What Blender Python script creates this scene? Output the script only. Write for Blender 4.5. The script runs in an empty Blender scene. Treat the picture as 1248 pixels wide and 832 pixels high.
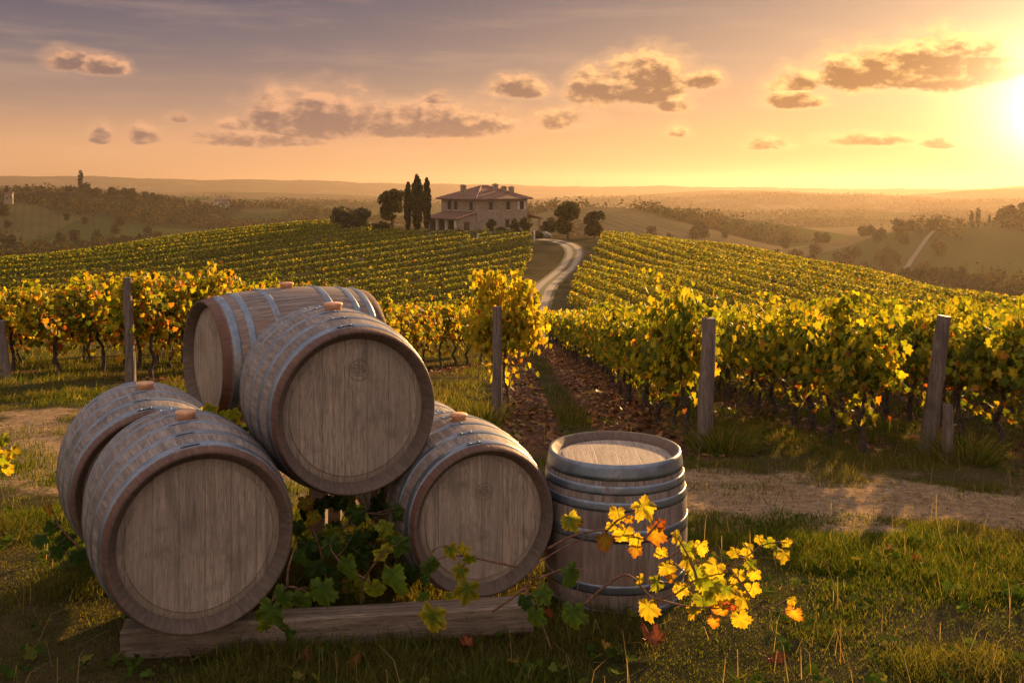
import bpy, math, random
import numpy as np
from mathutils import Vector
R = math.radians
random.seed(7)
rng = np.random.default_rng(7)
S = bpy.context.scene
COL = S.collection

# ---------------------------------------------------------------- camera
FP = 1248*35/36.0            # focal length in photo pixels
CAMH, HZ = 1.9, 225.0
cd = bpy.data.cameras.new('camera'); cam = bpy.data.objects.new('camera', cd); COL.objects.link(cam)
cam.location = (0, 0, CAMH); cam.rotation_euler = (R(90), 0, 0)
cd.lens = 35; cd.sensor_width = 36; cd.shift_y = -(416-HZ)/1248
cd.clip_start = 0.05; cd.clip_end = 30000
S.camera = cam

# ---------------------------------------------------------------- node helper
class NT:
    def __init__(s, tree):
        s.t = tree; s.n = tree.nodes; s.l = tree.links
    def node(s, typ, **kw):
        n = s.n.new(typ)
        for k, v in kw.items():
            setattr(n, k, v)
        return n
    def put(s, sock, v):
        if hasattr(v, 'is_output'): s.l.new(v, sock)
        else: sock.default_value = v
    def m(s, op, a, b=0.0, c=0.0, clamp=False):
        n = s.node('ShaderNodeMath', operation=op, use_clamp=clamp)
        for i, v in enumerate((a, b, c)): s.put(n.inputs[i], v)
        return n.outputs[0]
    def vm(s, op, a, b=(0, 0, 0)):
        n = s.node('ShaderNodeVectorMath', operation=op)
        s.put(n.inputs[0], a); s.put(n.inputs[1], b)
        return n.outputs['Value'] if op in ('DOT_PRODUCT', 'LENGTH') else n.outputs[0]
    def ss(s, x, lo, hi, a=0.0, b=1.0):
        n = s.node('ShaderNodeMapRange', interpolation_type='SMOOTHSTEP')
        for i, v in enumerate((x, lo, hi, a, b)): s.put(n.inputs[i], v)
        return n.outputs[0]
    def mix(s, f, a, b, mode='MIX'):
        n = s.node('ShaderNodeMix', data_type='RGBA', blend_type=mode)
        s.put(n.inputs[0], f)
        for i, v in ((6, a), (7, b)):
            if isinstance(v, tuple) and len(v) == 3: v = v + (1,)
            s.put(n.inputs[i], v)
        return n.outputs[2]
    def ramp(s, x, stops, interp='LINEAR'):
        n = s.node('ShaderNodeValToRGB'); s.put(n.inputs[0], x)
        e = n.color_ramp.elements; n.color_ramp.interpolation = interp
        while len(e) < len(stops): e.new(0.5)
        for i, (p, c) in enumerate(stops):
            e[i].position = p; e[i].color = tuple(c) + (1,)
        return n.outputs[0]
    def noise(s, v, scale, detail=4.0, rough=0.55, dist=0.0):
        n = s.node('ShaderNodeTexNoise')
        s.put(n.inputs['Vector'], v); s.put(n.inputs['Scale'], scale); s.put(n.inputs['Detail'], detail)
        s.put(n.inputs['Roughness'], rough); s.put(n.inputs['Distortion'], dist)
        return n.outputs[0]
    def comb(s, x, y, z):
        n = s.node('ShaderNodeCombineXYZ')
        for i, v in enumerate((x, y, z)): s.put(n.inputs[i], v)
        return n.outputs[0]
    def sep(s, v):
        n = s.node('ShaderNodeSeparateXYZ'); s.put(n.inputs[0], v); return n.outputs
    def bump(s, h, strength=0.5, dist=0.01):
        n = s.node('ShaderNodeBump'); s.put(n.inputs['Height'], h)
        n.inputs['Strength'].default_value = strength; n.inputs['Distance'].default_value = dist
        return n.outputs[0]

# ---------------------------------------------------------------- world: sunset sky with clouds
SUN_AZ, SUN_EL = R(29.0), R(11.0)
sund = Vector((math.sin(SUN_AZ)*math.cos(SUN_EL), math.cos(SUN_AZ)*math.cos(SUN_EL), math.sin(SUN_EL)))
W = bpy.data.worlds.new('World'); S.world = W; W.use_nodes = True
g = NT(W.node_tree); g.n.clear()
geo = g.node('ShaderNodeTexCoord').outputs['Generated']
dx, dy, dz = g.sep(geo)
el = g.m('MULTIPLY', g.m('ARCSINE', dz), 180/math.pi)
az = g.m('MULTIPLY', g.m('ARCTAN2', dx, dy), 180/math.pi)
sky = g.node('ShaderNodeTexSky', sky_type='NISHITA')
sky.sun_disc = False; sky.sun_elevation = SUN_EL; sky.sun_rotation = SUN_AZ
sky.air_density = 1.6; sky.dust_density = 3.0; sky.ozone_density = 2.0
SKYS = 0.05
nis = g.node('ShaderNodeVectorMath', operation='SCALE'); g.put(nis.inputs[0], sky.outputs[0]); nis.inputs['Scale'].default_value = SKYS
elf = g.m('DIVIDE', el, 40.0, clamp=True)
grad = g.ramp(elf, [(0.0, (0.36, 0.180, 0.082)), (0.05, (0.325, 0.168, 0.082)), (0.11, (0.175, 0.108, 0.080)), (0.18, (0.080, 0.061, 0.069)),
                    (0.27, (0.032, 0.031, 0.055)), (0.45, (0.10, 0.09, 0.11)), (1.0, (0.30, 0.265, 0.29))])  # upper stops, out of view, raised to add ambient fill
sep_ang = g.m('MULTIPLY', g.m('ARCCOSINE', g.vm('DOT_PRODUCT', geo, tuple(Vector((math.sin(SUN_AZ), math.cos(SUN_AZ), math.sin(R(3.7)))).normalized()))), 180/math.pi)
warm = g.ss(sep_ang, 44.0, 4.0)
grad = g.mix(g.m('MULTIPLY', warm, 0.78), grad, g.ramp(elf, [(0.0, (.40, 0.175, 0.052)), (0.07, (.37, 0.175, 0.068)), (0.15, (.23, 0.135, 0.085)), (0.26, (.10, 0.07, 0.07)), (0.5, (0.2, 0.165, 0.15)), (1.0, (0.3, 0.265, 0.29))]))
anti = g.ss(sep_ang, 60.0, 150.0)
grad = g.mix(g.m('MULTIPLY', anti, 0.7), grad, g.ramp(elf, [(0.0, (0.42, 0.31, 0.24)), (0.3, (0.46, 0.36, 0.30)), (1.0, (0.34, 0.30, 0.31))]))  # unseen sky behind the camera brightened as ambient fill
skyc = g.mix(0.94, nis.outputs[0], grad)
# clouds, by direction
wv = g.comb(g.m('MULTIPLY', az, 1.0), g.m('MULTIPLY', el, 1.7), 0.0)
n1 = g.noise(wv, 0.62, 9.0, 0.60, 0.15)
n2 = g.noise(g.vm('ADD', wv, (0.40, 0.60, 0.0)), 0.62, 9.0, 0.60, 0.15)
def pxdir(x, y):
    v = Vector(((x-624)/FP, 1.0, (HZ-y)/FP)).normalized()
    return math.degrees(math.atan2(v.x, v.y)), math.degrees(math.asin(v.z))
# x0, x1, ytop, ybottom, strength
CL = [(300, 470, 112, 170, 1.0), (420, 625, 128, 168, 1.0), (205, 420, 158, 180, .7), (52, 108, 60, 84, .85), (90, 156, 68, 90, .85),
      (104, 138, 150, 176, .7), (152, 198, 152, 176, .7), (202, 232, 136, 150, .8), (266, 312, 140, 160, .7), (598, 668, 94, 120, 1.0), (690, 760, 86, 128, 1.0),
      (740, 838, 68, 128, 1.1), (820, 880, 84, 112, .75), (796, 842, 116, 138, .75), (930, 1010, 82, 116, .6), (932, 1006, 110, 134, .95), (995, 1115, 62, 112, 1.15),
      (1075, 1240, 48, 112, 1.2), (640, 730, 130, 160, .6), (908, 972, 166, 184, .85), (990, 1115, 162, 180, .8), (1115, 1190, 166, 182, .7), (512, 555, 112, 128, .65), (808, 842, 148, 170, .6)]
cov = None; vert = 0.0
for (x0, x1, yt, yb, st) in CL:
    a0, e0 = pxdir(x0, yb); a1, _ = pxdir(x1, yb); _, e1 = pxdir((x0+x1)/2, yt)
    ca, wa = (a0+a1)/2, abs(a1-a0)/2*1.12
    ce, he = e0+(e1-e0)*0.34, (e1-e0)*0.80
    u = g.m('DIVIDE', g.m('SUBTRACT', az, ca), wa)
    v = g.m('DIVIDE', g.m('SUBTRACT', el, ce), he)
    v2 = g.m('MULTIPLY', v, g.m('ADD', 1.0, g.m('MULTIPLY', g.m('LESS_THAN', v, 0.0), 1.15)))
    d = g.m('SUBTRACT', st+0.05, g.m('ADD', g.m('MULTIPLY', u, u), g.m('MULTIPLY', v2, v2)))
    if cov is None: cov, vert = d, v
    else:
        gt = g.m('GREATER_THAN', d, cov)
        vert = g.m('ADD', g.m('MULTIPLY', v, gt), g.m('MULTIPLY', vert, g.m('SUBTRACT', 1.0, gt)))
        cov = g.m('MAXIMUM', cov, d)
cov = g.m('MAXIMUM', cov, -1.5)
den_raw = g.m('ADD', cov, g.m('MULTIPLY', g.m('SUBTRACT', n1, 0.48), 3.0))
dens = g.ss(den_raw, 0.0, 0.60)
relief = g.m('MULTIPLY', g.m('SUBTRACT', n2, n1), 2.4)
core = g.ss(g.m('ADD', g.m('ADD', g.m('MULTIPLY', den_raw, 0.42), relief), g.m('MULTIPLY', g.m('MAXIMUM', g.m('MINIMUM', vert, 1.0), -1.0), -0.36)), -0.24, 0.46)
near_sun = g.ss(sep_ang, 40.0, 5.0)
rimc = g.mix(near_sun, (0.34, 0.175, 0.095), (0.60, 0.33, 0.11))
corec = g.mix(near_sun, (0.098, 0.060, 0.052), (0.095, 0.042, 0.015))
cloudc = g.mix(core, rimc, corec)
streak = g.noise(g.comb(g.m('MULTIPLY', az, 0.10), g.m('MULTIPLY', el, 0.9), 4.0), 1.0, 4.0, 0.6)
skyc = g.mix(g.m('MULTIPLY', g.ss(streak, 0.45, 0.75), 0.16), skyc, (0.36, 0.22, 0.13))
wisp = g.m('MULTIPLY', g.ss(g.m('ADD', den_raw, g.m('MULTIPLY', streak, .5)), -0.75, 0.55), 0.28)
skyc = g.mix(wisp, skyc, rimc)
skyc = g.mix(g.m('MULTIPLY', dens, 0.93), skyc, cloudc)
g1 = g.ss(sep_ang, 6.0, 0.0); g2 = g.ss(sep_ang, 15.0, 0.0)
ex = lambda w, k: g.m('MULTIPLY', g.m('POWER', math.e, g.m('DIVIDE', sep_ang, -w)), k)
glow = g.m('ADD', ex(1.5, 4.0), g.m('MULTIPLY', ex(4.5, 0.22), g.m('SUBTRACT', 1.0, g.m('MULTIPLY', dens, .65))))
glowc = g.node('ShaderNodeVectorMath', operation='SCALE'); glowc.inputs[0].default_value = (1.0, 0.62, 0.30); g.put(glowc.inputs['Scale'], glow)
skyc = g.vm('ADD', skyc, glowc.outputs[0])
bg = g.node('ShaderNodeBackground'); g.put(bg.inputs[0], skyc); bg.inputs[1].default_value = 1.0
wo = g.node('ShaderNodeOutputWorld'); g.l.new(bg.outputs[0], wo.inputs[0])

# ---------------------------------------------------------------- sun, view, render settings
sl = bpy.data.lights.new('sun', 'SUN'); so = bpy.data.objects.new('sun', sl); COL.objects.link(so)
sl.energy = 5.0; sl.angle = R(0.9); sl.color = (1.0, 0.60, 0.24)
so.rotation_euler = (-sund).to_track_quat('-Z', 'Y').to_euler(); so.location = (20, 30, 30)
S.view_settings.view_transform = 'Standard'; S.view_settings.look = 'None'
S.view_settings.exposure = 1.4; S.view_settings.gamma = 1.0; S.view_settings.use_curve_mapping = False
S.render.engine = 'CYCLES'
cy = S.cycles
cy.max_bounces = 6; cy.diffuse_bounces = 3; cy.glossy_bounces = 2; cy.transmission_bounces = 4
cy.transparent_max_bounces = 6; cy.volume_bounces = 0
cy.use_denoising = True; cy.caustics_reflective = False; cy.caustics_refractive = False
cy.sample_clamp_indirect = 4.0

# ---------------------------------------------------------------- numpy noise
def _h(i, j, s):
    v = (i*374761393 + j*668265263 + s*982451653) & 0x7fffffff
    v = ((v ^ (v >> 13))*1274126177) & 0x7fffffff
    return ((v ^ (v >> 16)) & 0xffff)/65535.0
def vnoise(x, y, s=0):
    x = np.asarray(x, float); y = np.asarray(y, float)
    i = np.floor(x).astype(np.int64); j = np.floor(y).astype(np.int64)
    f = x-i; k = y-j; f = f*f*(3-2*f); k = k*k*(3-2*k)
    return (_h(i, j, s)*(1-f)+_h(i+1, j, s)*f)*(1-k)+(_h(i, j+1, s)*(1-f)+_h(i+1, j+1, s)*f)*k
def fbm(x, y, s=0, o=4):
    a, r = 0.5, 0.0
    for q in range(o):
        r = r+a*vnoise(np.asarray(x)*2**q, np.asarray(y)*2**q, s+q); a *= 0.5
    return r/(1-0.5**o)
def sst(x, a, b):
    t = np.clip((np.asarray(x, float)-a)/(b-a), 0, 1); return t*t*(3-2*t)

# ---------------------------------------------------------------- terrain height
HP = np.array([(-60, 78, -10.6), (-30, 78, -10.1), (0, 78, -9.5), (25, 78, -8.9), (-95, 100, -15), (-84, 110, -10.0), (-65, 140, -9.06), (-57.7, 165, -8.2), (-35, 190, -6.0),
               (-12, 190, -6.4), (-6.2, 176, -6.6), (-18, 172, -6.7), (5, 172, -7.2), (16.7, 175, -7.3), (32, 140, -7.95), (38.6, 110, -8.55), (40, 80, -8.3), (43, 62, -8.0),
               (3.4, 107, -9.3), (7.2, 132, -9.0), (-25, 127, -9.0), (-45, 110, -9.9), (-15, 100, -9.9), (18, 115, -8.9),
               (-95, 170, -21), (-75, 205, -19), (-42, 235, -15), (0, 235, -14), (35, 210, -17), (60, 155, -19), (64, 110, -19), (62, 75, -19), (62, 50, -17)], float)
def _tps(r2): return np.where(r2 > 0, r2*np.log(np.maximum(r2, 1e-9)), 0)
_P = HP[:, :2]/100.0
_K = _tps(((_P[:, None]-_P[None])**2).sum(-1))+np.eye(len(_P))*2e-3
_A = np.zeros((len(_P)+3,)*2); _A[:-3, :-3] = _K; _A[:-3, -3] = 1; _A[:-3, -2:] = _P; _A[-3, :-3] = 1; _A[-2:, :-3] = _P.T
_w = np.linalg.solve(_A, np.r_[HP[:, 2], 0, 0, 0])
def hill(x, y):
    x = x/100.0; y = y/100.0
    r = _w[-3]+_w[-2]*x+_w[-1]*y
    for k in range(len(_P)):
        r = r+_w[k]*_tps((x-_P[k, 0])**2+(y-_P[k, 1])**2)
    return r
# far mounds: cx, cy, rx, ry, rot deg, top z
MD = [(-360, 780, 150, 90, 0, -4), (-215, 790, 110, 70, -12, -16), (-350, 650, 140, 80, 10, -9), (-420, 1250, 230, 120, 0, -14), (-250, 1330, 260, 120, 0, -22),
      (-760, 1500, 330, 180, 0, -6), (45, 540, 62, 110, 20, -11.0), (110, 600, 90, 80, -15, -18.5), (330, 500, 125, 70, 12, -4.5), (205, 450, 80, 50, 8, -18),
      (560, 1900, 330, 150, 0, -17), (230, 2050, 240, 120, 0, -24), (820, 1650, 260, 130, 0, -27), (1350, 2500, 460, 210, 0, -7), (420, 1150, 170, 70, 8, -30), (150, 1000, 120, 60, -6, -27), (620, 2700, 420, 160, 0, -14), (-200, 2500, 600, 200, 0, -38),
      (900, 3100, 700, 240, 0, -30), (-900, 2900, 700, 260, 0, -20), (1900, 2900, 500, 300, 0, 0)]
def far(x, y):
    r = np.hypot(x, y); a = np.degrees(np.arctan2(x, y))
    b = -31-np.clip(r-350, 0, 4000)*0.009
    b = b+(fbm(x/180, y/180, 3, 3)-0.5)*6*sst(r, 200, 800)
    h = b
    acc = np.zeros_like(r)
    for cx, cyy, rx, ry, rot, top in MD:
        c, s = math.cos(R(rot)), math.sin(R(rot))
        u = ((x-cx)*c+(y-cyy)*s)/rx; v = (-(x-cx)*s+(y-cyy)*c)/ry
        t = (top-b)*np.exp(-(u*u+v*v)**1.15)
        acc = np.maximum(acc, t)
    h = b+acc+acc*(fbm(x/60, y/60, 9, 4)-0.5)*0.16
    yt = np.interp(a, [-180, -40, -27, -20, -10, 0, 10, 18, 24, 27, 40, 180], [215, 212, 215, 217, 221, 226, 227, 229, 229, 226, 222, 215])
    yt = yt+(fbm(a*0.35, r*0, 21, 4)-0.5)*5.0+(vnoise(a*4.0, r*0, 5)-0.5)*0.8
    top = CAMH+(HZ-yt)/FP*4700
    k = sst(r, 3300+500*fbm(a*0.3, a*0+3, 6, 3), 4700)
    return h*(1-k)+(top-np.clip(r-4700, 0, 9e3)*0.02)*k
def near(x, y):
    t = y-4.8
    z = -0.08-0.13*0.6*np.log1p(np.exp(np.clip(t/0.6, -40, 400)))
    z = z+0.40*sst(-x, 1.8, 5.5)*sst(y, 8, 14)*(1-sst(y, 17, 30))
    return z
def H(x, y):
    x = np.asarray(x, float); y = np.asarray(y, float)
    r = np.hypot(x, y)
    w1 = sst(y, 54, 84)
    n = near(x, np.minimum(y, 90))
    h = n*(1-w1)+hill(np.clip(x, -140, 140), np.clip(y, 30, 280))*w1
    e = ((x+10)/75)**2+((y-120)/115)**2
    wf = sst(e, 1.0, 1.55)*sst(r, 60, 130)
    return h*(1-wf)+far(x, y)*wf
def Hd(x, y):                       # with small near relief
    x = np.asarray(x, float); y = np.asarray(y, float)
    r = np.hypot(x, y)
    return H(x, y)+((fbm(x*1.3, y*1.3, 40, 3)-0.5)*0.07+(fbm(x*6, y*6, 50, 2)-0.5)*0.025)*(1-sst(r, 30, 70))
def hz(x, y): return float(Hd(np.array([x]), np.array([y]))[0])
def at(px, py, Y): return Vector(((px-624)/FP*Y, Y, CAMH-(py-HZ)/FP*Y))

# ---------------------------------------------------------------- object helpers
def mat(name):
    m = bpy.data.materials.new(name); m.use_nodes = True
    t = NT(m.node_tree); t.n.clear()
    t.out = t.node('ShaderNodeOutputMaterial')
    return m, t
def principled(t, col, rough=0.7, metal=0.0, spec=0.3, normal=None):
    p = t.node('ShaderNodeBsdfPrincipled')
    t.put(p.inputs['Base Color'], col if not (isinstance(col, tuple) and len(col) == 3) else col+(1,))
    t.put(p.inputs['Roughness'], rough); t.put(p.inputs['Metallic'], metal); p.inputs['Specular IOR Level'].default_value = spec
    if normal is not None: t.l.new(normal, p.inputs['Normal'])
    t.l.new(p.outputs[0], t.out.inputs[0])
    return p
def tag(o, label=None, cat=None, group=None, kind=None):
    if label: o['label'] = label
    if cat: o['category'] = cat
    if group: o['group'] = group
    if kind: o['kind'] = kind
    return o
def link(name, me, m=None, parent=None, smooth=False):
    o = bpy.data.objects.new(name, me); COL.objects.link(o)
    if m is not None:
        me.materials.clear()
        for q in (m if isinstance(m, list) else [m]): me.materials.append(q)
    if smooth: me.shade_smooth()
    if parent is not None: o.parent = parent
    return o
def empty(name, loc, rz=0.0):
    o = bpy.data.objects.new(name, None); COL.objects.link(o); o.location = loc; o.rotation_euler = (0, 0, rz)
    o.empty_display_size = 0.1
    return o
def copy_tree(o, parent=None):
    c = o.copy(); COL.objects.link(c)
    if parent is not None: c.parent = parent
    for ch in list(o.children): copy_tree(ch, c)
    return c
class MB:
    def __init__(s): s.v = []; s.f = []; s.mi = []
    def add(s, vs, fs, mi=0):
        b = len(s.v); s.v += [tuple(v) for v in vs]; s.f += [tuple(i+b for i in f) for f in fs]; s.mi += [mi]*len(fs)
    def box(s, c, d, jit=0.0, mi=0):
        x, y, z = (q/2 for q in d)
        vs = [(c[0]+i*x+random.uniform(-jit, jit), c[1]+j*y+random.uniform(-jit, jit), c[2]+k*z+random.uniform(-jit, jit)) for k in (-1, 1) for j in (-1, 1) for i in (-1, 1)]
        s.add(vs, [(0, 2, 3, 1), (4, 5, 7, 6), (0, 1, 5, 4), (2, 6, 7, 3), (0, 4, 6, 2), (1, 3, 7, 5)], mi)
    def tube(s, pts, rads, n=8, jit=0.0, cap=True, mi=0):
        pts = [Vector(p) for p in pts]; vs = []; fs = []
        for i, p in enumerate(pts):
            d = (pts[min(i+1, len(pts)-1)]-pts[max(i-1, 0)]).normalized()
            a = d.orthogonal().normalized() if i == 0 else (prev-d*prev.dot(d)).normalized()
            prev = a; b = d.cross(a); r = rads[i] if hasattr(rads, '__len__') else rads
            for k in range(n):
                t = 2*math.pi*k/n; q = r*(1+random.uniform(-jit, jit))
                vs.append(p+a*math.cos(t)*q+b*math.sin(t)*q)
        for i in range(len(pts)-1):
            for k in range(n):
                fs.append((i*n+k, i*n+(k+1) % n, (i+1)*n+(k+1) % n, (i+1)*n+k))
        if cap: fs.append(tuple(range(n-1, -1, -1))); fs.append(tuple((len(pts)-1)*n+k for k in range(n)))
        s.add(vs, fs, mi)
    def lathe(s, prof, n=64, axis='y', closed=False, mi=0):      # prof: (r, t) along axis
        vs = []; fs = []
        for (r, t) in prof:
            for k in range(n):
                a = 2*math.pi*k/n; x, z = r*math.cos(a), r*math.sin(a)
                vs.append((x, t, z) if axis == 'y' else (x, -z, t))
        m = len(prof)
        for i in range(m if closed else m-1):
            j = (i+1) % m
            for k in range(n): fs.append((i*n+k, i*n+(k+1) % n, j*n+(k+1) % n, j*n+k))
        s.add(vs, fs, mi)
    def mesh(s, name):
        me = bpy.data.meshes.new(name); me.from_pydata(s.v, [], s.f)
        if any(s.mi): me.polygons.foreach_set('material_index', s.mi)
        me.update(); return me
    def build(s, name, m, parent=None, smooth=False): return link(name, s.mesh(name), m, parent, smooth)
def npmesh(name, V, F, C=None):           # uniform faces, optional point colours
    me = bpy.data.meshes.new(name); k = F.shape[1]
    me.vertices.add(len(V)); me.vertices.foreach_set('co', np.ascontiguousarray(V, np.float32).ravel())
    me.loops.add(F.size); me.loops.foreach_set('vertex_index', np.ascontiguousarray(F, np.int32).ravel())
    me.polygons.add(len(F)); me.polygons.foreach_set('loop_start', np.arange(0, F.size, k, dtype=np.int32))
    me.update(calc_edges=True)
    if C is not None:
        a = me.color_attributes.new('Col', 'FLOAT_COLOR', 'POINT')
        if C.shape[1] == 3: C = np.c_[C, np.ones(len(C))]
        a.data.foreach_set('color', np.ascontiguousarray(C, np.float32).ravel())
    return me
T_LEAF = (np.array([(0, 0, 0), (0, 1, -.05), (.32, -.14, .04), (.55, .18, .10), (.36, .32, .05), (.50, .62, .09), (.20, .66, .02), (-.32, -.14, .04), (-.55, .18, .10), (-.36, .32, .05), (-.50, .62, .09), (-.20, .66, .02)], float)-np.array([0, .4, 0]),
          np.array([(0, 2, 3, 4, 5, 6, 1), (0, 1, 11, 10, 9, 8, 7)]))
T_QUAD = (np.array([(-.5, -.1, .08), (0, -.5, 0), (.5, 0, .08), (.1, .55, -.06)], float), np.array([(0, 1, 2, 3)]))
def leaves(name, P, N, U, sz, C, templ):
    N = N/np.linalg.norm(N, axis=1, keepdims=True)
    U = U-N*(U*N).sum(1, keepdims=True); U = U/np.maximum(np.linalg.norm(U, axis=1, keepdims=True), 1e-6)
    T = np.cross(U, N); tv, tf = templ; n, k = len(P), len(tv)
    V = P[:, None]+sz[:, None, None]*(tv[None, :, 0, None]*T[:, None]+tv[None, :, 1, None]*U[:, None]+tv[None, :, 2, None]*N[:, None])
    F = tf[None]+(np.arange(n)*k)[:, None, None]
    return npmesh(name, V.reshape(-1, 3), F.reshape(-1, tf.shape[1]), np.repeat(C, k, axis=0))
def pick(cols, wts, n, jit=0.25):
    cols = np.array(cols, float); wts = np.array(wts, float); i = rng.choice(len(cols), n, p=wts/wts.sum())
    return cols[i]*(1+rng.uniform(-jit, jit, (n, 1)))*(1+rng.uniform(-.08, .08, (n, 3)))

# ---------------------------------------------------------------- materials
def leafmat(name, tr=0.5, boost=(1.25, 1.1, .6), spec=.12, rough=.55):
    m, t = mat(name)
    a = t.node('ShaderNodeVertexColor', layer_name='Col').outputs[0]
    co = t.node('ShaderNodeTexCoord').outputs['Object']
    a = t.mix(1.0, a, t.ramp(t.noise(co, 28.0, 4.0, .65), [(.3, (.62, .60, .55)), (.5, (1, 1, 1)), (.7, (1.15, 1.05, .9))]), 'MULTIPLY')
    p = t.node('ShaderNodeBsdfPrincipled'); t.l.new(a, p.inputs['Base Color']); p.inputs['Roughness'].default_value = rough; p.inputs['Specular IOR Level'].default_value = spec
    tl = t.node('ShaderNodeBsdfTranslucent'); t.put(tl.inputs[0], t.mix(1.0, a, boost, 'MULTIPLY'))
    mx = t.node('ShaderNodeMixShader'); mx.inputs[0].default_value = tr
    t.l.new(p.outputs[0], mx.inputs[1]); t.l.new(tl.outputs[0], mx.inputs[2]); t.l.new(mx.outputs[0], t.out.inputs[0])
    return m
M_LEAF = leafmat('vine_leaf', .60, (1.45, 1.32, .55))
M_TREE = leafmat('tree_leaf', .30, (1.1, 1.05, .6), 0.0, 1.0)
M_GRASS = leafmat('grass_blade', .45, (1.25, 1.15, .6), 0.0, .9)
M_DEADLEAF = leafmat('dead_leaf', .2, (1.1, .9, .7))

def woodmat(name, base, dark, axis, sc=1.0, planks=None, chime=False):
    """weathered timber: long grain along `axis`, per-plank tint, cracks, stains"""
    m, t = mat(name)
    co = t.node('ShaderNodeTexCoord').outputs['Object']
    rnd = t.node('ShaderNodeObjectInfo').outputs['Random']
    x, y, z = t.sep(co)
    off = t.m('MULTIPLY', rnd, 37.0)
    if planks and planks[0] == 'ring':
        ang = t.m('ARCTAN2', z, x)
        s = t.m('MULTIPLY', t.m('ADD', ang, t.m('MULTIPLY', t.noise(t.comb(t.m('MULTIPLY', ang, 1.0), off, 0.0), 2.0, 1.0), 0.12)), planks[1]/(2*math.pi))
        gx, gy, gz = t.m('MULTIPLY', ang, .4), y, t.m('MULTIPLY', t.m('SQRT', t.m('ADD', t.m('MULTIPLY', x, x), t.m('MULTIPLY', z, z))), .5)
        long_ = gy; cross = (gx, gz)
    elif planks:
        s = t.m('MULTIPLY', t.m('ADD', x, t.m('MULTIPLY', rnd, .1)), planks[1])
        long_ = z; cross = (x, y)
    else:
        s = None
        long_, cross = {'x': (x, (y, z)), 'y': (y, (x, z)), 'z': (z, (x, y))}[axis]
    if s is not None:
        fl = t.m('FLOOR', s); fr = t.m('SUBTRACT', s, fl)
        wn = t.node('ShaderNodeTexWhiteNoise', noise_dimensions='2D'); t.put(wn.inputs['Vector'], t.comb(fl, off, 0.0))
        pid = wn.outputs['Value']
        edge = t.m('MINIMUM', fr, t.m('SUBTRACT', 1.0, fr))
        gap = t.ss(edge, 0.0, 0.022 if planks[0] == 'ring' else .022, 1.0, 0.0)
    else:
        pid = rnd; gap = None
    off2 = t.m('ADD', off, t.m('MULTIPLY', pid, 11.0))
    gv = t.comb(t.m('MULTIPLY', cross[0], 60.0*sc), t.m('ADD', t.m('MULTIPLY', cross[1], 60.0*sc), off2), t.m('MULTIPLY', long_, 3.2*sc))
    gr = t.noise(gv, 1.0, 5.0, .65, .35)
    gv2 = t.comb(t.m('MULTIPLY', cross[0], 200.0*sc), t.m('ADD', t.m('MULTIPLY', cross[1], 200.0*sc), off2), t.m('MULTIPLY', long_, 18.0*sc))
    fine = t.noise(gv2, 1.0, 3.0, .6)
    big = t.noise(t.comb(t.m('MULTIPLY', x, 1.0), t.m('ADD', y, off), z), 4.5*sc, 4.0, .6, .4)
    c = t.mix(t.ss(gr, .30, .72), dark, base)
    c = t.mix(t.m('MULTIPLY', t.ss(fine, .48, .68), .62), c, tuple(q*.45 for q in dark))
    c = t.mix(t.m('MULTIPLY', t.m('SUBTRACT', pid, .35, clamp=True), .65 if planks and planks[0] == 'disc' else .32), c, tuple(q*.55 for q in base))
    c = t.mix(t.m('MULTIPLY', t.ss(big, .50, .72), .55), c, tuple(q*.5 for q in dark))
    c = t.mix(t.m('MULTIPLY', t.ss(big, .42, .25), .35), c, tuple(min(1, q*1.35) for q in base))
    if planks and planks[0] == 'disc':      # dark runs of old wine below the bung, a knotty streak; darker towards the rim
        st = t.noise(t.comb(t.m('MULTIPLY', x, 9.0), off, t.m('MULTIPLY', z, 1.2)), 1.0, 4.0, .6, .6)
        c = t.mix(t.m('MULTIPLY', t.ss(st, .54, .74), .6), c, tuple(q*.42 for q in dark))
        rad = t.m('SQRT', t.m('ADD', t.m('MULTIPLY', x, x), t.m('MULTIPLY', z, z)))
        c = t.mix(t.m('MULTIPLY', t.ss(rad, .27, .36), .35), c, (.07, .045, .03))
    if chime:                                # the staves' ends are stained red-brown outside the last hoop
        tc_ = t.node('ShaderNodeTexCoord')
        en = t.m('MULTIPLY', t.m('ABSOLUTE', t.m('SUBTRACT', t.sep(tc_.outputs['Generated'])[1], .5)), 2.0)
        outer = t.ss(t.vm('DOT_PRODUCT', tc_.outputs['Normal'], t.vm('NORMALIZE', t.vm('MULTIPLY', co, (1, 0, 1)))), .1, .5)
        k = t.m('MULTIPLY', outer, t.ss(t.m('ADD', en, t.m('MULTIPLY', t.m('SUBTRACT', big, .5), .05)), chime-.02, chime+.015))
        c = t.mix(t.m('MULTIPLY', t.m('SUBTRACT', 1.0, outer), .8), c, t.mix(gr, (.05, .033, .022), (.15, .10, .07)))  # inner bevel coloured darker, painting in the shade of the recess
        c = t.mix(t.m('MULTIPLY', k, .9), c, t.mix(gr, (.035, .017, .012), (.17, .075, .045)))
        pk = t.ss(t.noise(co, 2.3, 3.0), .45, .7)
        c = t.mix(t.m('MULTIPLY', pk, .30), c, (.25, .125, .08))
    if gap is not None: c = t.mix(t.m('MULTIPLY', gap, .28 if planks[0] == 'ring' else .6), c, (.04, .028, .02))
    hgt = t.m('ADD', t.m('MULTIPLY', gr, .7), t.m('MULTIPLY', fine, .35))
    if gap is not None: hgt = t.m('SUBTRACT', hgt, t.m('MULTIPLY', gap, .4))
    principled(t, c, t.ss(gr, .2, .8, .82, .62), 0, .28, t.bump(hgt, .55, .004))
    return m
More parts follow.
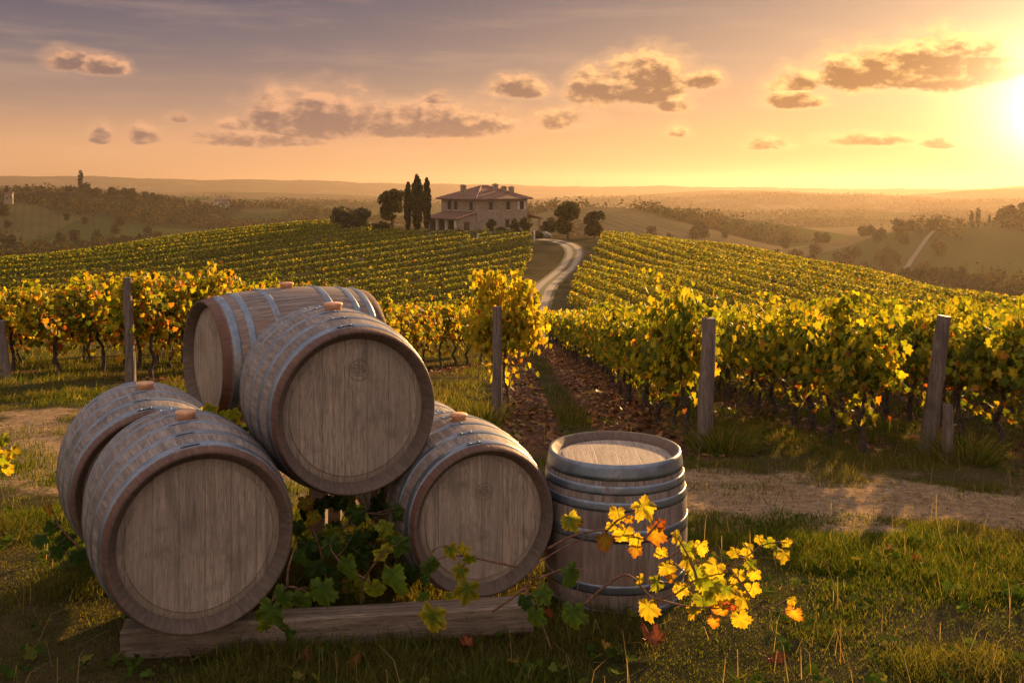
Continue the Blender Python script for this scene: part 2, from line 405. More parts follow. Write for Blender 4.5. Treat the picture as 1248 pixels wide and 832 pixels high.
M_STAVE = woodmat('stave_wood', (.33, .262, .215), (.145, .112, .09), 'y', .8, ('ring', 24), chime=.895)
M_HEAD = woodmat('head_wood', (.45, .345, .255), (.27, .20, .145), 'z', 1.1, ('disc', 9.5))
M_POST = woodmat('post_wood', (.25, .19, .15), (.10, .07, .055), 'z', .7)
M_BEAM = woodmat('beam_wood', (.30, .22, .155), (.13, .09, .06), 'x', .7)
def metalmat():
    m, t = mat('hoop_metal'); co = t.node('ShaderNodeTexCoord').outputs['Object']; rnd = t.node('ShaderNodeObjectInfo').outputs['Random']
    v = t.vm('ADD', co, t.comb(t.m('MULTIPLY', rnd, 9.0), 0.0, 0.0))
    a = t.noise(v, 9.0, 6.0, .65, .3); b = t.noise(v, 60.0, 3.0, .6)
    c = t.mix(t.ss(a, .3, .7), (.135, .165, .20), (.25, .285, .325))
    c = t.mix(t.m('MULTIPLY', t.ss(b, .45, .7), .35), c, (.13, .14, .16))
    ru = t.ss(t.m('ADD', a, t.m('MULTIPLY', b, .25)), .68, .86)
    c = t.mix(t.m('MULTIPLY', ru, .85), c, (.16, .075, .04))
    principled(t, c, t.m('ADD', t.m('MULTIPLY', b, .25), t.m('ADD', .30, t.m('MULTIPLY', ru, .3))), t.m('SUBTRACT', .75, t.m('MULTIPLY', ru, .7)), .5, t.bump(t.m('ADD', a, b), .25, .002))
    return m
M_HOOP = metalmat()
def plain(name, c1, c2, sc, rough=.7, bump=.3, dist=.01, lo=.35, hi=.65):
    m, t = mat(name); co = t.node('ShaderNodeTexCoord').outputs['Object']
    n = t.noise(co, sc, 6.0, .62, .2)
    principled(t, t.mix(t.ss(n, lo, hi), c1, c2), rough, 0, .25, t.bump(n, bump, dist)); return m
M_BUNG = plain('bung_cork', (.52, .24, .12), (.66, .36, .20), 40, .6, .2, .002)
M_STAMP = plain('stamp_ink', (.12, .088, .065), (.20, .15, .115), 120, .8, .1, .001)
M_BARK = plain('bark', (.035, .024, .018), (.11, .08, .06), 22, .9, .9, .02)
M_CANE = plain('cane_bark', (.10, .045, .03), (.22, .10, .06), 60, .7, .4, .003)
M_DARK = plain('dark_interior', (.012, .010, .009), (.03, .024, .02), 3, .9)
M_DOORW = plain('door_wood', (.05, .025, .015), (.11, .06, .035), 6, .7)
M_PLASTER = plain('pale_plaster', (.5, .43, .35), (.68, .6, .5), 2, .9)
M_TRIM = plain('roof_verge', (.32, .15, .10), (.5, .27, .18), 5, .85)
def stonemat(name, sc, cols, mortar):
    m, t = mat(name); co = t.node('ShaderNodeTexCoord').outputs['Object']
    w = t.vm('ADD', co, t.comb(0.0, 0.0, t.m('MULTIPLY', t.noise(co, 1.5, 2.0), .3)))
    v = t.vm('MULTIPLY', w, (1, 1, 1.6))
    a = t.node('ShaderNodeTexVoronoi'); t.put(a.inputs['Vector'], v); a.inputs['Scale'].default_value = sc
    e = t.node('ShaderNodeTexVoronoi', feature='DISTANCE_TO_EDGE'); t.put(e.inputs['Vector'], v); e.inputs['Scale'].default_value = sc
    r = t.sep(a.outputs['Color'])[0]
    c = t.ramp(r, [(i/(len(cols)-1), q) for i, q in enumerate(cols)])
    c = t.mix(t.m('MULTIPLY', t.noise(co, 12.0, 4.0), .5), c, (.12, .09, .07))
    k = t.ss(e.outputs['Distance'], .01, .07)
    c = t.mix(k, mortar, c)
    c = t.mix(t.m('MULTIPLY', t.ss(t.noise(co, .6, 3.0), .45, .7), .35), c, (.16, .11, .08))
    principled(t, c, .9, 0, .2, t.bump(k, .6, .03)); return m
M_STONE = stonemat('house_stone', 3.0, [(.25, .17, .105), (.39, .285, .18), (.47, .36, .24), (.30, .22, .15)], (.36, .285, .20))
M_RUBBLE = stonemat('rubble_stone', 4.0, [(.22, .18, .15), (.36, .31, .26), (.44, .38, .32)], (.12, .10, .08))
def tilemat():
    m, t = mat('roof_tile'); co = t.node('ShaderNodeTexCoord').outputs['Object']; x, y, z = t.sep(co)
    n = t.noise(co, 2.5, 5.0, .65); n2 = t.noise(t.vm('MULTIPLY', co, (1, 1, 3)), 9.0, 3.0)
    c = t.ramp(n, [(.25, (.09, .045, .03)), (.5, (.17, .085, .055)), (.75, (.25, .14, .09))])
    c = t.mix(t.m('MULTIPLY', t.ss(n2, .5, .75), .5), c, (.09, .05, .04))
    wv = t.m('MULTIPLY', t.m('SINE', t.m('MULTIPLY', t.m('ADD', x, y), 22.0)), t.m('SINE', t.m('MULTIPLY', t.m('SUBTRACT', x, y), 22.0)))
    principled(t, c, .85, 0, .2, t.bump(t.m('ADD', wv, n2), .6, .05)); return m
M_TILE = tilemat()

# ---------------------------------------------------------------- terrain
ROADC = [(.9, 50), (1.0, 62), (1.2, 74), (1.8, 86), (3.4, 107), (5.4, 121), (7.6, 133), (9.0, 143), (9.0, 151), (7.9, 158), (5.6, 164), (1.0, 168), (-4.0, 170.5)]
_rc = []
for i in range(len(ROADC)-1):
    p0, p1, p2, p3 = (np.array(ROADC[max(0, min(len(ROADC)-1, i+k))], float) for k in (-1, 0, 1, 2))
    for s in np.linspace(0, 1, 14, endpoint=False):
        _rc.append(.5*((2*p1)+(-p0+p2)*s+(2*p0-5*p1+4*p2-p3)*s*s+(-p0+3*p1-3*p2+p3)*s**3))
_rc = np.array(_rc)
def ang_list():
    a = list(np.arange(-36, 36.01, .2)); s = .4; x = 36
    while x < 180:
        x = min(180, x+s); a.append(x); s = min(s*1.25, 8)
    b = [-q for q in a if q > 36.05 and q < 180]
    return np.array(sorted(a+b))
AN = ang_list(); na = len(AN)
RR = [.6, 1.2, 1.9, 2.6]
while RR[-1] < 9000:
    r = RR[-1]; RR.append(r*(1.009 if r < 30 else 1.013 if r < 400 else 1.018))
RR = np.array(RR); nr = len(RR)
gx = RR[:, None]*np.sin(np.radians(AN))[None]; gy = RR[:, None]*np.cos(np.radians(AN))[None]
gz = Hd(gx, gy)
V = np.stack([gx, gy, gz], -1).reshape(-1, 3)
V = np.vstack([V, [[0, 0, float(Hd(np.array([0.]), np.array([0.]))[0])]]])
i = np.arange(nr-1)[:, None]; j = np.arange(na)[None]; j2 = (j+1) % na
F = np.stack([i*na+j, (i+1)*na+j, (i+1)*na+j2, i*na+j2], -1).reshape(-1, 4)[:, ::-1]
X, Y = V[:, 0], V[:, 1]
def path_mask(x, y):      # bare earth band crossing in front of the rows
    n = (fbm(x*.7, y*.9, 70, 4)-.5)*2.6+(fbm(x*3, y*3, 71, 3)-.5)*1.6
    yc = np.where(x > 0, 7.0-.05*x, 7.6+.34*np.abs(x)+.02*x*x)
    return np.clip(1-(np.abs(y-yc)+n*1.0)/1.75, 0, 1)*sst(np.abs(x), .0, .9)
def track_mask(x, y):
    k = sst(x, -.35, .1)*(1-sst(x, 1.6, 2.2))*sst(y, 8.0, 11)*(1-sst(y, 52, 58))
    g_ = np.exp(-((x-.76+.05*np.sin(y*.4))/.27)**4)
    n = fbm(x*2, y*1.2, 80, 3)
    return np.clip(k*(1-.85*g_)*(.55+.9*n), 0, 1)
def vine_soil(x, y):
    k = 0
    for q in range(8):
        k = np.maximum(k, np.exp(-((x-(1.93+1.55*q))/.42)**2)*sst(y, 8.6, 10)*(1-sst(y, 52, 56)))
    dd = (x+5.3)*.94-(y-14.2)*.34; ll = (x+5.3)*.34+(y-14.2)*.94
    ph = np.abs(((dd/1.75)+.5) % 1-.5)*1.75
    k2 = np.exp(-(ph/.42)**2)*sst(ll, -.5, 1)*(1-sst(ll, 15, 18))*(dd < .8)
    return np.clip(np.maximum(k, k2)*(.5+fbm(x*2, y*2, 90, 3)), 0, 1)
pm = path_mask(X, Y); tm = track_mask(X, Y); vs_ = vine_soil(X, Y)
rr_ = np.hypot(X, Y)
def woods_mask(x, y):
    r = np.hypot(x, y)
    return np.clip((fbm(x/95, y/75, 100, 5)-.50+.04*sst(-x, 0, 120)+.10*sst(r, 900, 2400))*12, 0, 1)*sst(r, 235, 330)
woods = woods_mask(X, Y)
C = np.stack([pm, np.maximum(tm, vs_*.8), woods, np.ones_like(X)], -1)
me = npmesh('terrain', V, F, C)
m, t = mat('ground')
pos = t.node('ShaderNodeNewGeometry').outputs['Position']
at_ = t.node('ShaderNodeVertexColor', layer_name='Col'); cr, cg, cb = t.sep(at_.outputs[0])
n1 = t.noise(pos, .9, 6.0, .65); n2 = t.noise(pos, 14.0, 5.0, .7); n3 = t.noise(pos, 90.0, 3.0, .6)
dist = t.vm('LENGTH', pos)
c = t.mix(t.ss(n1, .35, .65), (.036, .034, .012), (.078, .056, .026))
c = t.mix(t.m('MULTIPLY', t.ss(n2, .45, .7), .6), c, (.045, .04, .016))
c = t.mix(t.m('MULTIPLY', t.ss(n3, .52, .72), .5), c, (.10, .072, .032))
earth = t.mix(t.ss(n2, .3, .7), (.18, .112, .056), (.34, .23, .125))
earth = t.mix(t.m('MULTIPLY', t.ss(n3, .55, .7), .6), earth, (.10, .065, .04))
c = t.mix(t.ss(t.m('ADD', cr, t.m('MULTIPLY', t.m('SUBTRACT', n2, .5), .5)), .2, .6), c, earth)
soil = t.mix(t.ss(n2, .35, .65), (.045, .026, .016), (.135, .07, .04))
soil = t.mix(t.m('MULTIPLY', t.ss(n3, .5, .68), .7), soil, (.20, .10, .05))
c = t.mix(t.ss(t.m('ADD', cg, t.m('MULTIPLY', t.m('SUBTRACT', n2, .5), .5)), .2, .6), c, soil)
# middle and far country: patchwork of fields and woods
vo = t.node('ShaderNodeTexVoronoi'); t.put(vo.inputs['Vector'], t.vm('MULTIPLY', t.vm('ADD', pos, t.comb(t.m('MULTIPLY', t.noise(pos, .006, 2.0), 90.0), 0.0, 0.0)), (1, .8, 0))); vo.inputs['Scale'].default_value = .0075
fc = t.ramp(t.sep(vo.outputs['Color'])[0], [(0, (.055, .066, .018)), (.3, (.10, .085, .030)), (.5, (.062, .072, .020)), (.7, (.14, .105, .048)), (1, (.08, .085, .026))], 'CONSTANT')
rows = t.m('SINE', t.m('MULTIPLY', t.vm('DOT_PRODUCT', pos, (.9, .42, 0)), 1.3))
fc = t.mix(t.m('MULTIPLY', t.ss(rows, -.2, .8), .3), fc, (.05, .05, .018))
nf = t.noise(pos, .05, 5.0, .6)
fc = t.mix(t.m('MULTIPLY', t.ss(nf, .4, .7), .5), fc, (.055, .05, .02))
wd = t.mix(t.noise(pos, .12, 4.0, .7), (.018, .02, .009), (.06, .055, .022))
fc = t.mix(cb, fc, wd)
hillg = t.mix(t.ss(t.noise(pos, .25, 5.0, .65), .35, .65), (.05, .043, .017), (.095, .07, .033))
c = t.mix(t.ss(dist, 40.0, 75.0), c, hillg)
c = t.mix(t.ss(dist, 205.0, 270.0), c, fc)
hb = t.m('ADD', t.m('MULTIPLY', n2, .6), t.m('MULTIPLY', n3, .4))
principled(t, c, 1.0, 0, 0.0, t.bump(hb, .8, .03))
tag(link('terrain', me, m, smooth=True), kind='structure')

# white road climbing to the house
tx = np.gradient(_rc[:, 0]); ty = np.gradient(_rc[:, 1]); ln = np.hypot(tx, ty); nx_, ny_ = ty/ln, -tx/ln
offs = np.linspace(-1.45, 1.45, 15)
_w = _w
rx = _rc[:, 0][:, None]+nx_[:, None]*offs[None]; ry = _rc[:, 1][:, None]+ny_[:, None]*offs[None]
rz = H(rx, ry)+.07-.02*np.abs(offs)[None]
RV = np.stack([rx, ry, rz], -1).reshape(-1, 3); nn, kk = len(_rc), len(offs)
i = np.arange(nn-1)[:, None]; j = np.arange(kk-1)[None]
RF = np.stack([i*kk+j, i*kk+j+1, (i+1)*kk+j+1, (i+1)*kk+j], -1).reshape(-1, 4)
wheel = np.maximum(np.exp(-((np.abs(offs)-.68)/.42)**4), 0)[None]*np.ones((nn, 1))
wheel = np.clip(wheel*(.7+.6*fbm(rx, ry, 66, 3)), 0, 1)
RC = np.stack([wheel]*3, -1).reshape(-1, 3)
m, t = mat('white_road'); a = t.node('ShaderNodeVertexColor', layer_name='Col').outputs[0]
pos = t.node('ShaderNodeNewGeometry').outputs['Position']; n = t.noise(pos, 1.5, 5.0, .7)
c = t.mix(t.ss(t.m('ADD', t.sep(a)[0], t.m('MULTIPLY', t.m('SUBTRACT', n, .5), .5)), .3, .7), t.mix(n, (.07, .065, .025), (.13, .10, .05)), t.mix(n, (.22, .165, .115), (.35, .27, .195)))
principled(t, c, .95, 0, .1, t.bump(n, .5, .05))
tag(link('road', npmesh('road', RV, RF, RC), m, smooth=True), kind='structure')

# pale farm track up the far right hill
PY = np.linspace(372, 462, 40); PX = (np.interp(PY, [372, 400, 425, 462], [1100, 1112, 1128, 1150])-624)/FP*PY
tv = np.array([(x+o, y, float(H(np.array([x+o]), np.array([y]))[0])+.25) for x, y in zip(PX, PY) for o in (-1.0, 0, 1.0)])
ti = np.arange(39)[:, None]*3+np.arange(2)[None]
tf = np.stack([ti, ti+1, ti+4, ti+3], -1).reshape(-1, 4)
tag(link('path', npmesh('path', tv, tf, np.full((len(tv), 3), .52)), bpy.data.materials['white_road'], smooth=True), kind='structure')

# ---------------------------------------------------------------- haze
b = MB(); b.box((0, 4300, -10), (15000, 9500, 156)); m, t = mat('haze_air')
pv = t.node('ShaderNodeVolumePrincipled'); pv.inputs['Density'].default_value = .00018; pv.inputs['Color'].default_value = (.47, .37, .30, 1); pv.inputs['Anisotropy'].default_value = .55
t.l.new(pv.outputs[0], t.out.inputs[1])
hzo = b.build('haze', m); tag(hzo, kind='stuff')

# ---------------------------------------------------------------- barrels
def barrel(label, hc, theta, rh, rb, L, hoops, standing=False, stamp=None, bung=True, roll=0.0, dep=.05):
    """hc: centre of the front head; axis runs back along theta; local axis = +Y, front head at -Y"""
    half = L/2
    if standing:
        root = empty('wine_barrel', hc); hub = (0, 0, half); rot = (R(-90), 0, 0)
    else:
        c = Vector(hc)+Vector((-math.sin(theta), math.cos(theta), 0))*half
        root = empty('wine_barrel', (c.x, c.y, c.z-rb), theta); hub = (0, 0, rb); rot = (0, roll, 0)
    tag(root, label, 'barrel', 'oak wine barrels')
    rad = lambda y: rh+(rb-rh)*(1-abs(y/half)**2.1)
    b = MB(); pr = []
    ri = rh-.036*rh/.375
    pr += [(ri-.010, -half+dep+.012), (ri-.006, -half+dep-.006), (rh-.014, -half+.005), (rh-.010, -half), (rh-.003, -half)]
    for q in np.linspace(-1, 1, 33): pr.append((rad(q*(half-.004)), q*(half-.004)))
    pr += [(rh-.003, half), (rh-.010, half), (rh-.014, half-.005), (ri-.006, half-dep+.006), (ri-.010, half-dep-.012)]
    b.lathe(pr, 120)
    st = b.build('staves', M_STAVE, root, True); st.location = hub; st.rotation_euler = rot
    for sgn in (-1, 1):
        b = MB(); yy = sgn*(half-dep)
        hr = [(0.0005, yy), (ri*.35, yy), (ri*.7, yy), (ri*.885, yy), (ri*.90, yy-sgn*.005), (ri*.915, yy-sgn*.005), (ri-.006, yy-sgn*.008)]
        b.lathe(hr, 96)
        h = b.build('head', M_HEAD, root); h.location = hub; h.rotation_euler = rot
        if sgn < 0 and stamp:
            sx, sz, sr = stamp; b = MB(); y0 = yy-.0022
            def ring(r0, w, n=60):
                vs = []
                for k in range(n):
                    a = 2*math.pi*k/n
                    for q in (r0, r0+w): vs.append((sx+q*math.cos(a), y0, sz+q*math.sin(a)))
                b.add(vs, [(2*k, 2*k+1, (2*k+3) % (2*n), (2*k+2) % (2*n)) for k in range(n)])
            ring(sr, .0028)
            for (zz, x0, x1, amp) in ((.55, -.45, .45, .05), (.28, -.75, .5, .06), (.02, -.6, .8, .08), (-.22, -.8, .75, .06), (-.5, -.5, .4, .05)):
                n = 16; vs = []
                for k in range(n+1):
                    u = x0+(x1-x0)*k/n; w = .0016*(1+.8*math.sin(k*2.3+zz*9)); z = zz*sr+amp*sr*math.sin(u*7+zz*5)
                    vs += [(sx+u*sr, y0, sz+z-w), (sx+u*sr, y0, sz+z+w)]
                b.add(vs, [(2*k, 2*k+2, 2*k+3, 2*k+1) for k in range(n)])
            b.build('stamp', M_STAMP, h)
    for (tq, wd) in hoops:
        yc = tq*half; prof = []
        for q in (-1, -.5, 0, .5, 1):
            prof.append((rad(yc+q*wd/2)+.0030-(.0010 if abs(q) == 1 else 0), yc+q*wd/2))
        prof = [(rad(yc-wd/2)-.002, yc-wd/2)]+prof+[(rad(yc+wd/2)-.002, yc+wd/2)]
        b = MB(); b.lathe(prof, 120)
        a0 = R(90)+.10
        for da in (-.06, .06):
            for q in (-.22, .22):
                r = rad(yc)+.0028; a = a0+da; p = Vector((r*math.cos(a), yc+q*wd, r*math.sin(a))); nrm = Vector((math.cos(a), 0, math.sin(a)))
                b.tube([p, p+nrm*.0035, p+nrm*.005], [.0065, .0055, .002], 8)
        # lapped end of the strap
        vs = []
        for k in range(5):
            a = a0-.10+.05*k
            for q in (-.47, .47): vs.append(((rad(yc)+.0045)*math.cos(a), yc+q*wd, (rad(yc)+.0045)*math.sin(a)))
        b.add(vs, [(2*k, 2*k+1, 2*k+3, 2*k+2) for k in range(4)])
        h = b.build('hoop', M_HOOP, root, True); h.location = hub; h.rotation_euler = rot
    if bung:
        b = MB(); s = rb/.425
        b.lathe([(.0005, rb-.02), (.038*s, rb-.02), (.040*s, rb+.012*s), (.047*s, rb+.022*s), (.045*s, rb+.031*s), (.0005, rb+.033*s)], 28, axis='z')
        h = b.build('bung', M_BUNG, root, True); h.location = hub; h.rotation_euler = rot
    return root
HA = [(-.83, .040), (-.54, .036), (-.20, .036), (.20, .036), (.54, .036), (.83, .040)]
TH = R(27)
b1 = barrel('lying barrel at the front left with a pale scarred head, resting on the timber beam', at(247, 661, 4.10), TH, .375, .425, .86, HA)
b2 = barrel('lying barrel at far left whose dark rim shows behind the front left barrel', at(190, 597, 4.92), R(27), .375, .425, .86, HA)
b4 = barrel('lying barrel on top of the stack in front, round stamp on its head', at(436, 503, 4.55), R(25), .375, .425, .86, HA, stamp=(.02, .185, .046))
b5 = barrel('lying barrel at the right of the stack, beside the upright barrel, stamp on its head', at(592, 637, 4.58), R(21), .340, .388, .80, HA, stamp=(.01, .13, .038))
b6 = barrel('lying barrel mostly hidden behind the right one of the stack', (-.42, 5.52, .235), R(21), .34, .385, .80, HA)
b3 = barrel('lying barrel turned sideways at the back of the stack, blue hoops and small side head', at(246, 440, 6.2), R(-54), .375, .425, 1.12, [(-.84, .05), (-.66, .045), (-.34, .045), (.34, .045), (.66, .045), (.84, .045)])
zb = hz(.5, 4.95)
b7 = barrel('smaller weathered barrel standing upright on the grass at the right of the stack', ((749-624)/FP*4.95, 4.95, zb-.015), 0, .322, .357, .735, [(-.905, .072), (-.69, .04), (-.49, .042), (-.12, .055), (.56, .045), (.90, .05)], True, dep=.030)

# timber beam, cradle
def beam(name, p0, p1, w, h, label, cat, group=None):
    p0, p1 = Vector(p0), Vector(p1); L = (p1-p0).length
    b = MB(); n = 14; vs = []; fs = []
    c = .012
    sec = [(-w/2+c, -h/2), (w/2-c, -h/2), (w/2, -h/2+c), (w/2, h/2-c), (w/2-c, h/2), (-w/2+c, h/2), (-w/2, h/2-c), (-w/2, -h/2+c)]
    for i in range(n+1):
        x = -L/2+L*i/n
        for (y, z) in sec: vs.append((x+random.uniform(-.004, .004), y+random.uniform(-.004, .004), z+random.uniform(-.004, .004)))
    for i in range(n):
        for k in range(8): fs.append((i*8+k, (i+1)*8+k, (i+1)*8+(k+1) % 8, i*8+(k+1) % 8))
    fs += [tuple(range(8)), tuple(n*8+k for k in range(7, -1, -1))]
    b.add(vs, fs); o = b.build(name, M_BEAM); o.location = (p0+p1)/2
    d = p1-p0; o.rotation_euler = (0, -math.asin(d.z/L), math.atan2(d.y, d.x))
    return tag(o, label, cat, group)
beam('timber_beam', (-1.655, 4.24, -.035), (.09, 4.52, -.045), .13, .135, 'long weathered timber beam lying in the grass under the barrels', 'beam')
tr = empty('barrel_cradle', (-1.45, 6.3, hz(-1.45, 6.3))); tag(tr, 'rough timber cradle in the shade under the sideways barrel', 'cradle')
for dxx in (-.28, .28):
    bm_ = MB(); bm_.box((dxx, 0, .34), (.10, .66, .12), .004); bm_.build('saddle', M_BEAM, tr)
    for dyy in (-.27, .27):
        bm_ = MB(); bm_.box((dxx, dyy, .12), (.09, .09, .34), .004); bm_.build('leg', M_BEAM, tr)

# ---------------------------------------------------------------- posts
def post(px, ybase, ytop, Y, r, lean, label, group='weathered vineyard posts', top=1.0):
    X = (px-624)/FP*Y; z0 = hz(X, Y); h = (ybase-ytop)/FP*Y+.02
    b = MB(); n = 9; P = []; RAD = []
    for i in range(n):
        q = i/(n-1); P.append((lean*h*q+random.uniform(-.006, .006), random.uniform(-.006, .006), -.15+(h+.15)*q)); RAD.append(r*(1.12-.22*q)*(1+random.uniform(-.05, .05)))
    b.tube(P, RAD, 14, .05)
    o = b.build('vineyard_post', M_POST); o.location = (X, Y, z0)
    return tag(o, label, 'post', group)
post(606, 506, 369, 12.6, .062, .0, 'straight grey wooden post in front of the bushy bright yellow vine')
post(857, 537, 378, 9.95, .075, .045, 'thick dark post at the near end of the row along the track')
post(1126, 560, 393, 9.55, .07, .15, 'tall leaning post with pale cut top at right')
post(1155, 576, 508, 9.1, .05, .0, 'short stump of a post standing beside the tall leaning post')
post(160, 476, 351, 13.9, .065, -.04, 'grey post at the near end of the orange and green left rows')
post(10, 458, 385, 14.2, .06, -.12, 'leaning dark post at the left edge of the photo')

# ---------------------------------------------------------------- grapevines (near blocks: one object each)
GRN = [(.06, .088, .011), (.115, .145, .014), (.22, .225, .018), (.36, .315, .022), (.47, .33, .02), (.48, .20, .02), (.36, .10, .018)]
def vine_proto(h, wts_top, wts_bot, nl, templ, sz, bushy=False):
    """trunk + canopy along local Y, about 1 m of row"""
    b = MB(); x0 = random.uniform(-.03, .03); hb = h*.50
    P = [(x0, 0, -.08)]; z = 0.0
    for q in range(1, 6): P.append((x0+random.uniform(-.05, .05), random.uniform(-.06, .06), hb*q/5))
    b.tube(P, [.04, .032, .028, .026, .025, .022], 7, .15)
    for s in (-1, 1):
        b.tube([P[-1], (x0, s*.2, hb+.06), (x0+random.uniform(-.03, .03), s*.48, hb+.08)], [.02, .015, .011], 6, .1)
    for q in range(7):
        y = random.uniform(-.48, .48); b.tube([(x0, y, hb+.05), (x0+random.uniform(-.1, .1), y+random.uniform(-.1, .1), hb+.4*h*.5), (x0+random.uniform(-.16, .16), y+random.uniform(-.15, .15), h*.95)], [.006, .005, .003], 5)
    trunk = b.mesh('trunk')
    n = nl; ns = 26
    sy = rng.uniform(-.55, .55, ns); sx = rng.normal(0, .11, ns); sl = rng.uniform(.60, 1.06, ns)*np.where(rng.random(ns) < .08, 1.1, 1.0); lean = rng.normal(0, .16, ns)
    k = rng.integers(0, ns, n); q = rng.beta(1.15, 1.0, n)
    zlo = h*.49; zz = zlo+(h*sl[k]-zlo)*q
    w = np.where(q > .8, .6, 1.0)*(1.0 if not bushy else 1.5)
    px = sx[k]+lean[k]*(zz-hb)*.6+rng.normal(0, .115, n)*w
    py = sy[k]+rng.normal(0, .10, n)*w
    low = rng.random(n) < .02; zz = np.where(low, rng.uniform(h*.22, h*.42, n), zz); px = np.where(low, px*.6, px)
    P = np.c_[px, py, zz]
    N = np.c_[np.sign(px+rng.normal(0, .08, n))*rng.uniform(.3, 1, n), rng.normal(0, .55, n), rng.normal(.25, .45, n)]
    U = np.c_[rng.normal(0, .45, n), rng.normal(0, .45, n), -np.ones(n)]
    C1 = pick(GRN, wts_top, n); C2 = pick(GRN, wts_bot, n); tb = sst(zz/h+rng.normal(0, .12, n)+.12*(vnoise(py*4, zz*4, 3)-.5), .35, .75)[:, None] > rng.random((n, 1))
    C = np.where(tb, C1, C2)
    clump = vnoise(py*5+px*3, zz*5, 11)[:, None]; C = C*(.85+.4*clump)
    fol = leaves('foliage', P, N, U, rng.uniform(.7, 1.25, n)*sz, C, templ)
    return trunk, fol
def vine_obj(pr, loc, rz, sc, label, group):
    e = empty('grapevine', loc, rz); e.scale = sc
    tag(e, label, 'grapevine', group)
    for nm, me_, mm in (('trunk', pr[0], M_BARK), ('foliage', pr[1], M_LEAF)):
        o = bpy.data.objects.new(nm, me_); COL.objects.link(o); o.parent = e
        if not me_.materials: me_.materials.append(mm)
    return e
WG, WGB = [3, 5, 8, 6, 2.2, .2, .05], [3, 4, 5, 4, 2.5, 1.3, .5]
WO, WOB = [2, 4, 5, 6, 5, 1.6, .4], [1, 2, 3, 4, 5, 5, 3.5]
WY, WYB = [.3, .8, 3, 8, 8, .4, .05], [.5, 1, 4, 7, 6, .8, .15]
PR_R = [vine_proto(1.36, WG, WGB, 1250, T_LEAF, .078) for _ in range(5)]
PR_RF = [vine_proto(1.36, WG, WGB, 700, T_QUAD, .105) for _ in range(4)]
PR_L = [vine_proto(1.52, WO, WOB, 1500, T_LEAF, .08) for _ in range(5)]
PR_LF = [vine_proto(1.52, WO, WOB, 800, T_QUAD, .11) for _ in range(3)]
PR_Y = [vine_proto(1.85, WY, WYB, 1900, T_LEAF, .088, True) for _ in range(2)]
nv = 0
stuff_seed = []
ROWN = ['row along the right side of the dirt track', 'second row right of the track', 'third row right of the track', 'fourth row right of the track', 'fifth row right of the track', 'sixth row right of the track']
for k in range(9):
    x0 = 1.93+1.55*k; y = (10.75, 9.6, 9.3, 9.0, 8.8, 9, 9, 9, 9)[k]
    while y < 54:
        X = x0+.10*math.sin(y*.35+k)+random.uniform(-.04, .04)
        vis = X/y < .56
        ylim = (54, 44, 36, 30, 26, 22, 0, 0, 0)[k]
        if vis and y < ylim:
            pr = random.choice(PR_R if y < 24 else PR_RF); s = random.uniform(.92, 1.08)
            if k == 0 and y < 11.2: s = 1.17
            lab = 'green and gold grapevine in the '+ROWN[k]
            vine_obj(pr, (X, y, hz(X, y)), random.choice((0, math.pi))+random.uniform(-.08, .08), (random.uniform(.9, 1.1), 1.0, s*random.uniform(.96, 1.04)), lab, 'grapevines in the '+ROWN[k]); nv += 1
        elif vis or X/y < .75: stuff_seed.append((X, y, 1.42, 0))
        y += .86+random.uniform(-.07, .07)
LRN = ['nearest left row running towards the yellow vine', 'second left row behind the grey post', 'third left row at the edge of the photo', 'fourth left row behind the others']
for k in range(8):
    sx0, sy0 = -5.25-1.645*k, 14.5+.595*k
    d = 0.0
    while d < (15.6 if k == 0 else 17+1.5*k):
        X = sx0+.34*d+random.uniform(-.05, .05); y = sy0+.94*d
        if k <= 3 and d < (99, 9, 7, 5)[k]:
            pr = random.choice(PR_L if y < 24 else PR_LF); s = random.uniform(.94, 1.06)
            vine_obj(pr, (X, y, hz(X, y)), R(-19.9)+random.choice((0, math.pi))+random.uniform(-.08, .08), (random.uniform(.9, 1.2), 1.0, s*random.uniform(.93, 1.06)), 'orange and green grapevine in the '+LRN[k], 'grapevines in the '+LRN[k]); nv += 1
        else: stuff_seed.append((X, y, 1.5, 1))
        d += .88+random.uniform(-.07, .07)
v = vine_obj(PR_Y[0], (-.08, 13.25, hz(-.08, 13.25)), R(80), (1.0, .66, 1.02), 'tall bushy bright yellow grapevine behind the straight grey post by the track', None)
v = vine_obj(PR_Y[1], (-.22, 13.95, hz(-.22, 13.95)), R(20), (.85, .8, .92), 'yellow grapevine close behind the bushy one at the left side of the track', None)

# hillside vineyard and far ends of the rows: uncountable vines, one object
RC_x = np.interp
def crest_r(y): return np.interp(y, [60, 80, 110, 140, 165, 178], [46, 44, 42, 36, 26, 20])
def crest_l(y): return np.interp(y, [80, 100, 140, 165, 180], [-88, -84, -72, -64, -50])
segs = []
def rows_field(d, spacing, inside, x0, x1, y0, y1, tone):
    d = np.array(d)/np.hypot(*d); p = np.array([-d[1], d[0]])
    cs = np.array([(x, y) for x in (x0, x1) for y in (y0, y1)]); a = cs@d; bq = cs@p
    for off in np.arange(bq.min(), bq.max(), spacing):
        s = np.arange(a.min(), a.max(), .24); q = s[:, None]*d[None]+(off+.10*np.sin(s/9)[:, None])*p[None]
        q = q+rng.normal(0, .05, q.shape)
        k = inside(q[:, 0], q[:, 1]); q = q[k]
        gapn = fbm(q[:, 0]*.5, q[:, 1]*.5, 33, 2) > .22
        segs.append(np.c_[q[gapn], np.full(gapn.sum(), tone)])
xl = lambda y: np.interp(y, [78, 95, 103, 135, 160, 172], [-2.5, -2.2, -1.2, 2.6, 3.4, 2.0])
rows_field((.56, .83), 4.0, lambda x, y: (x < xl(y)) & (x > crest_l(y)) & (y > 78) & (y < np.where(x > -30, 168, 182)), -95, 6, 76, 184, 0)
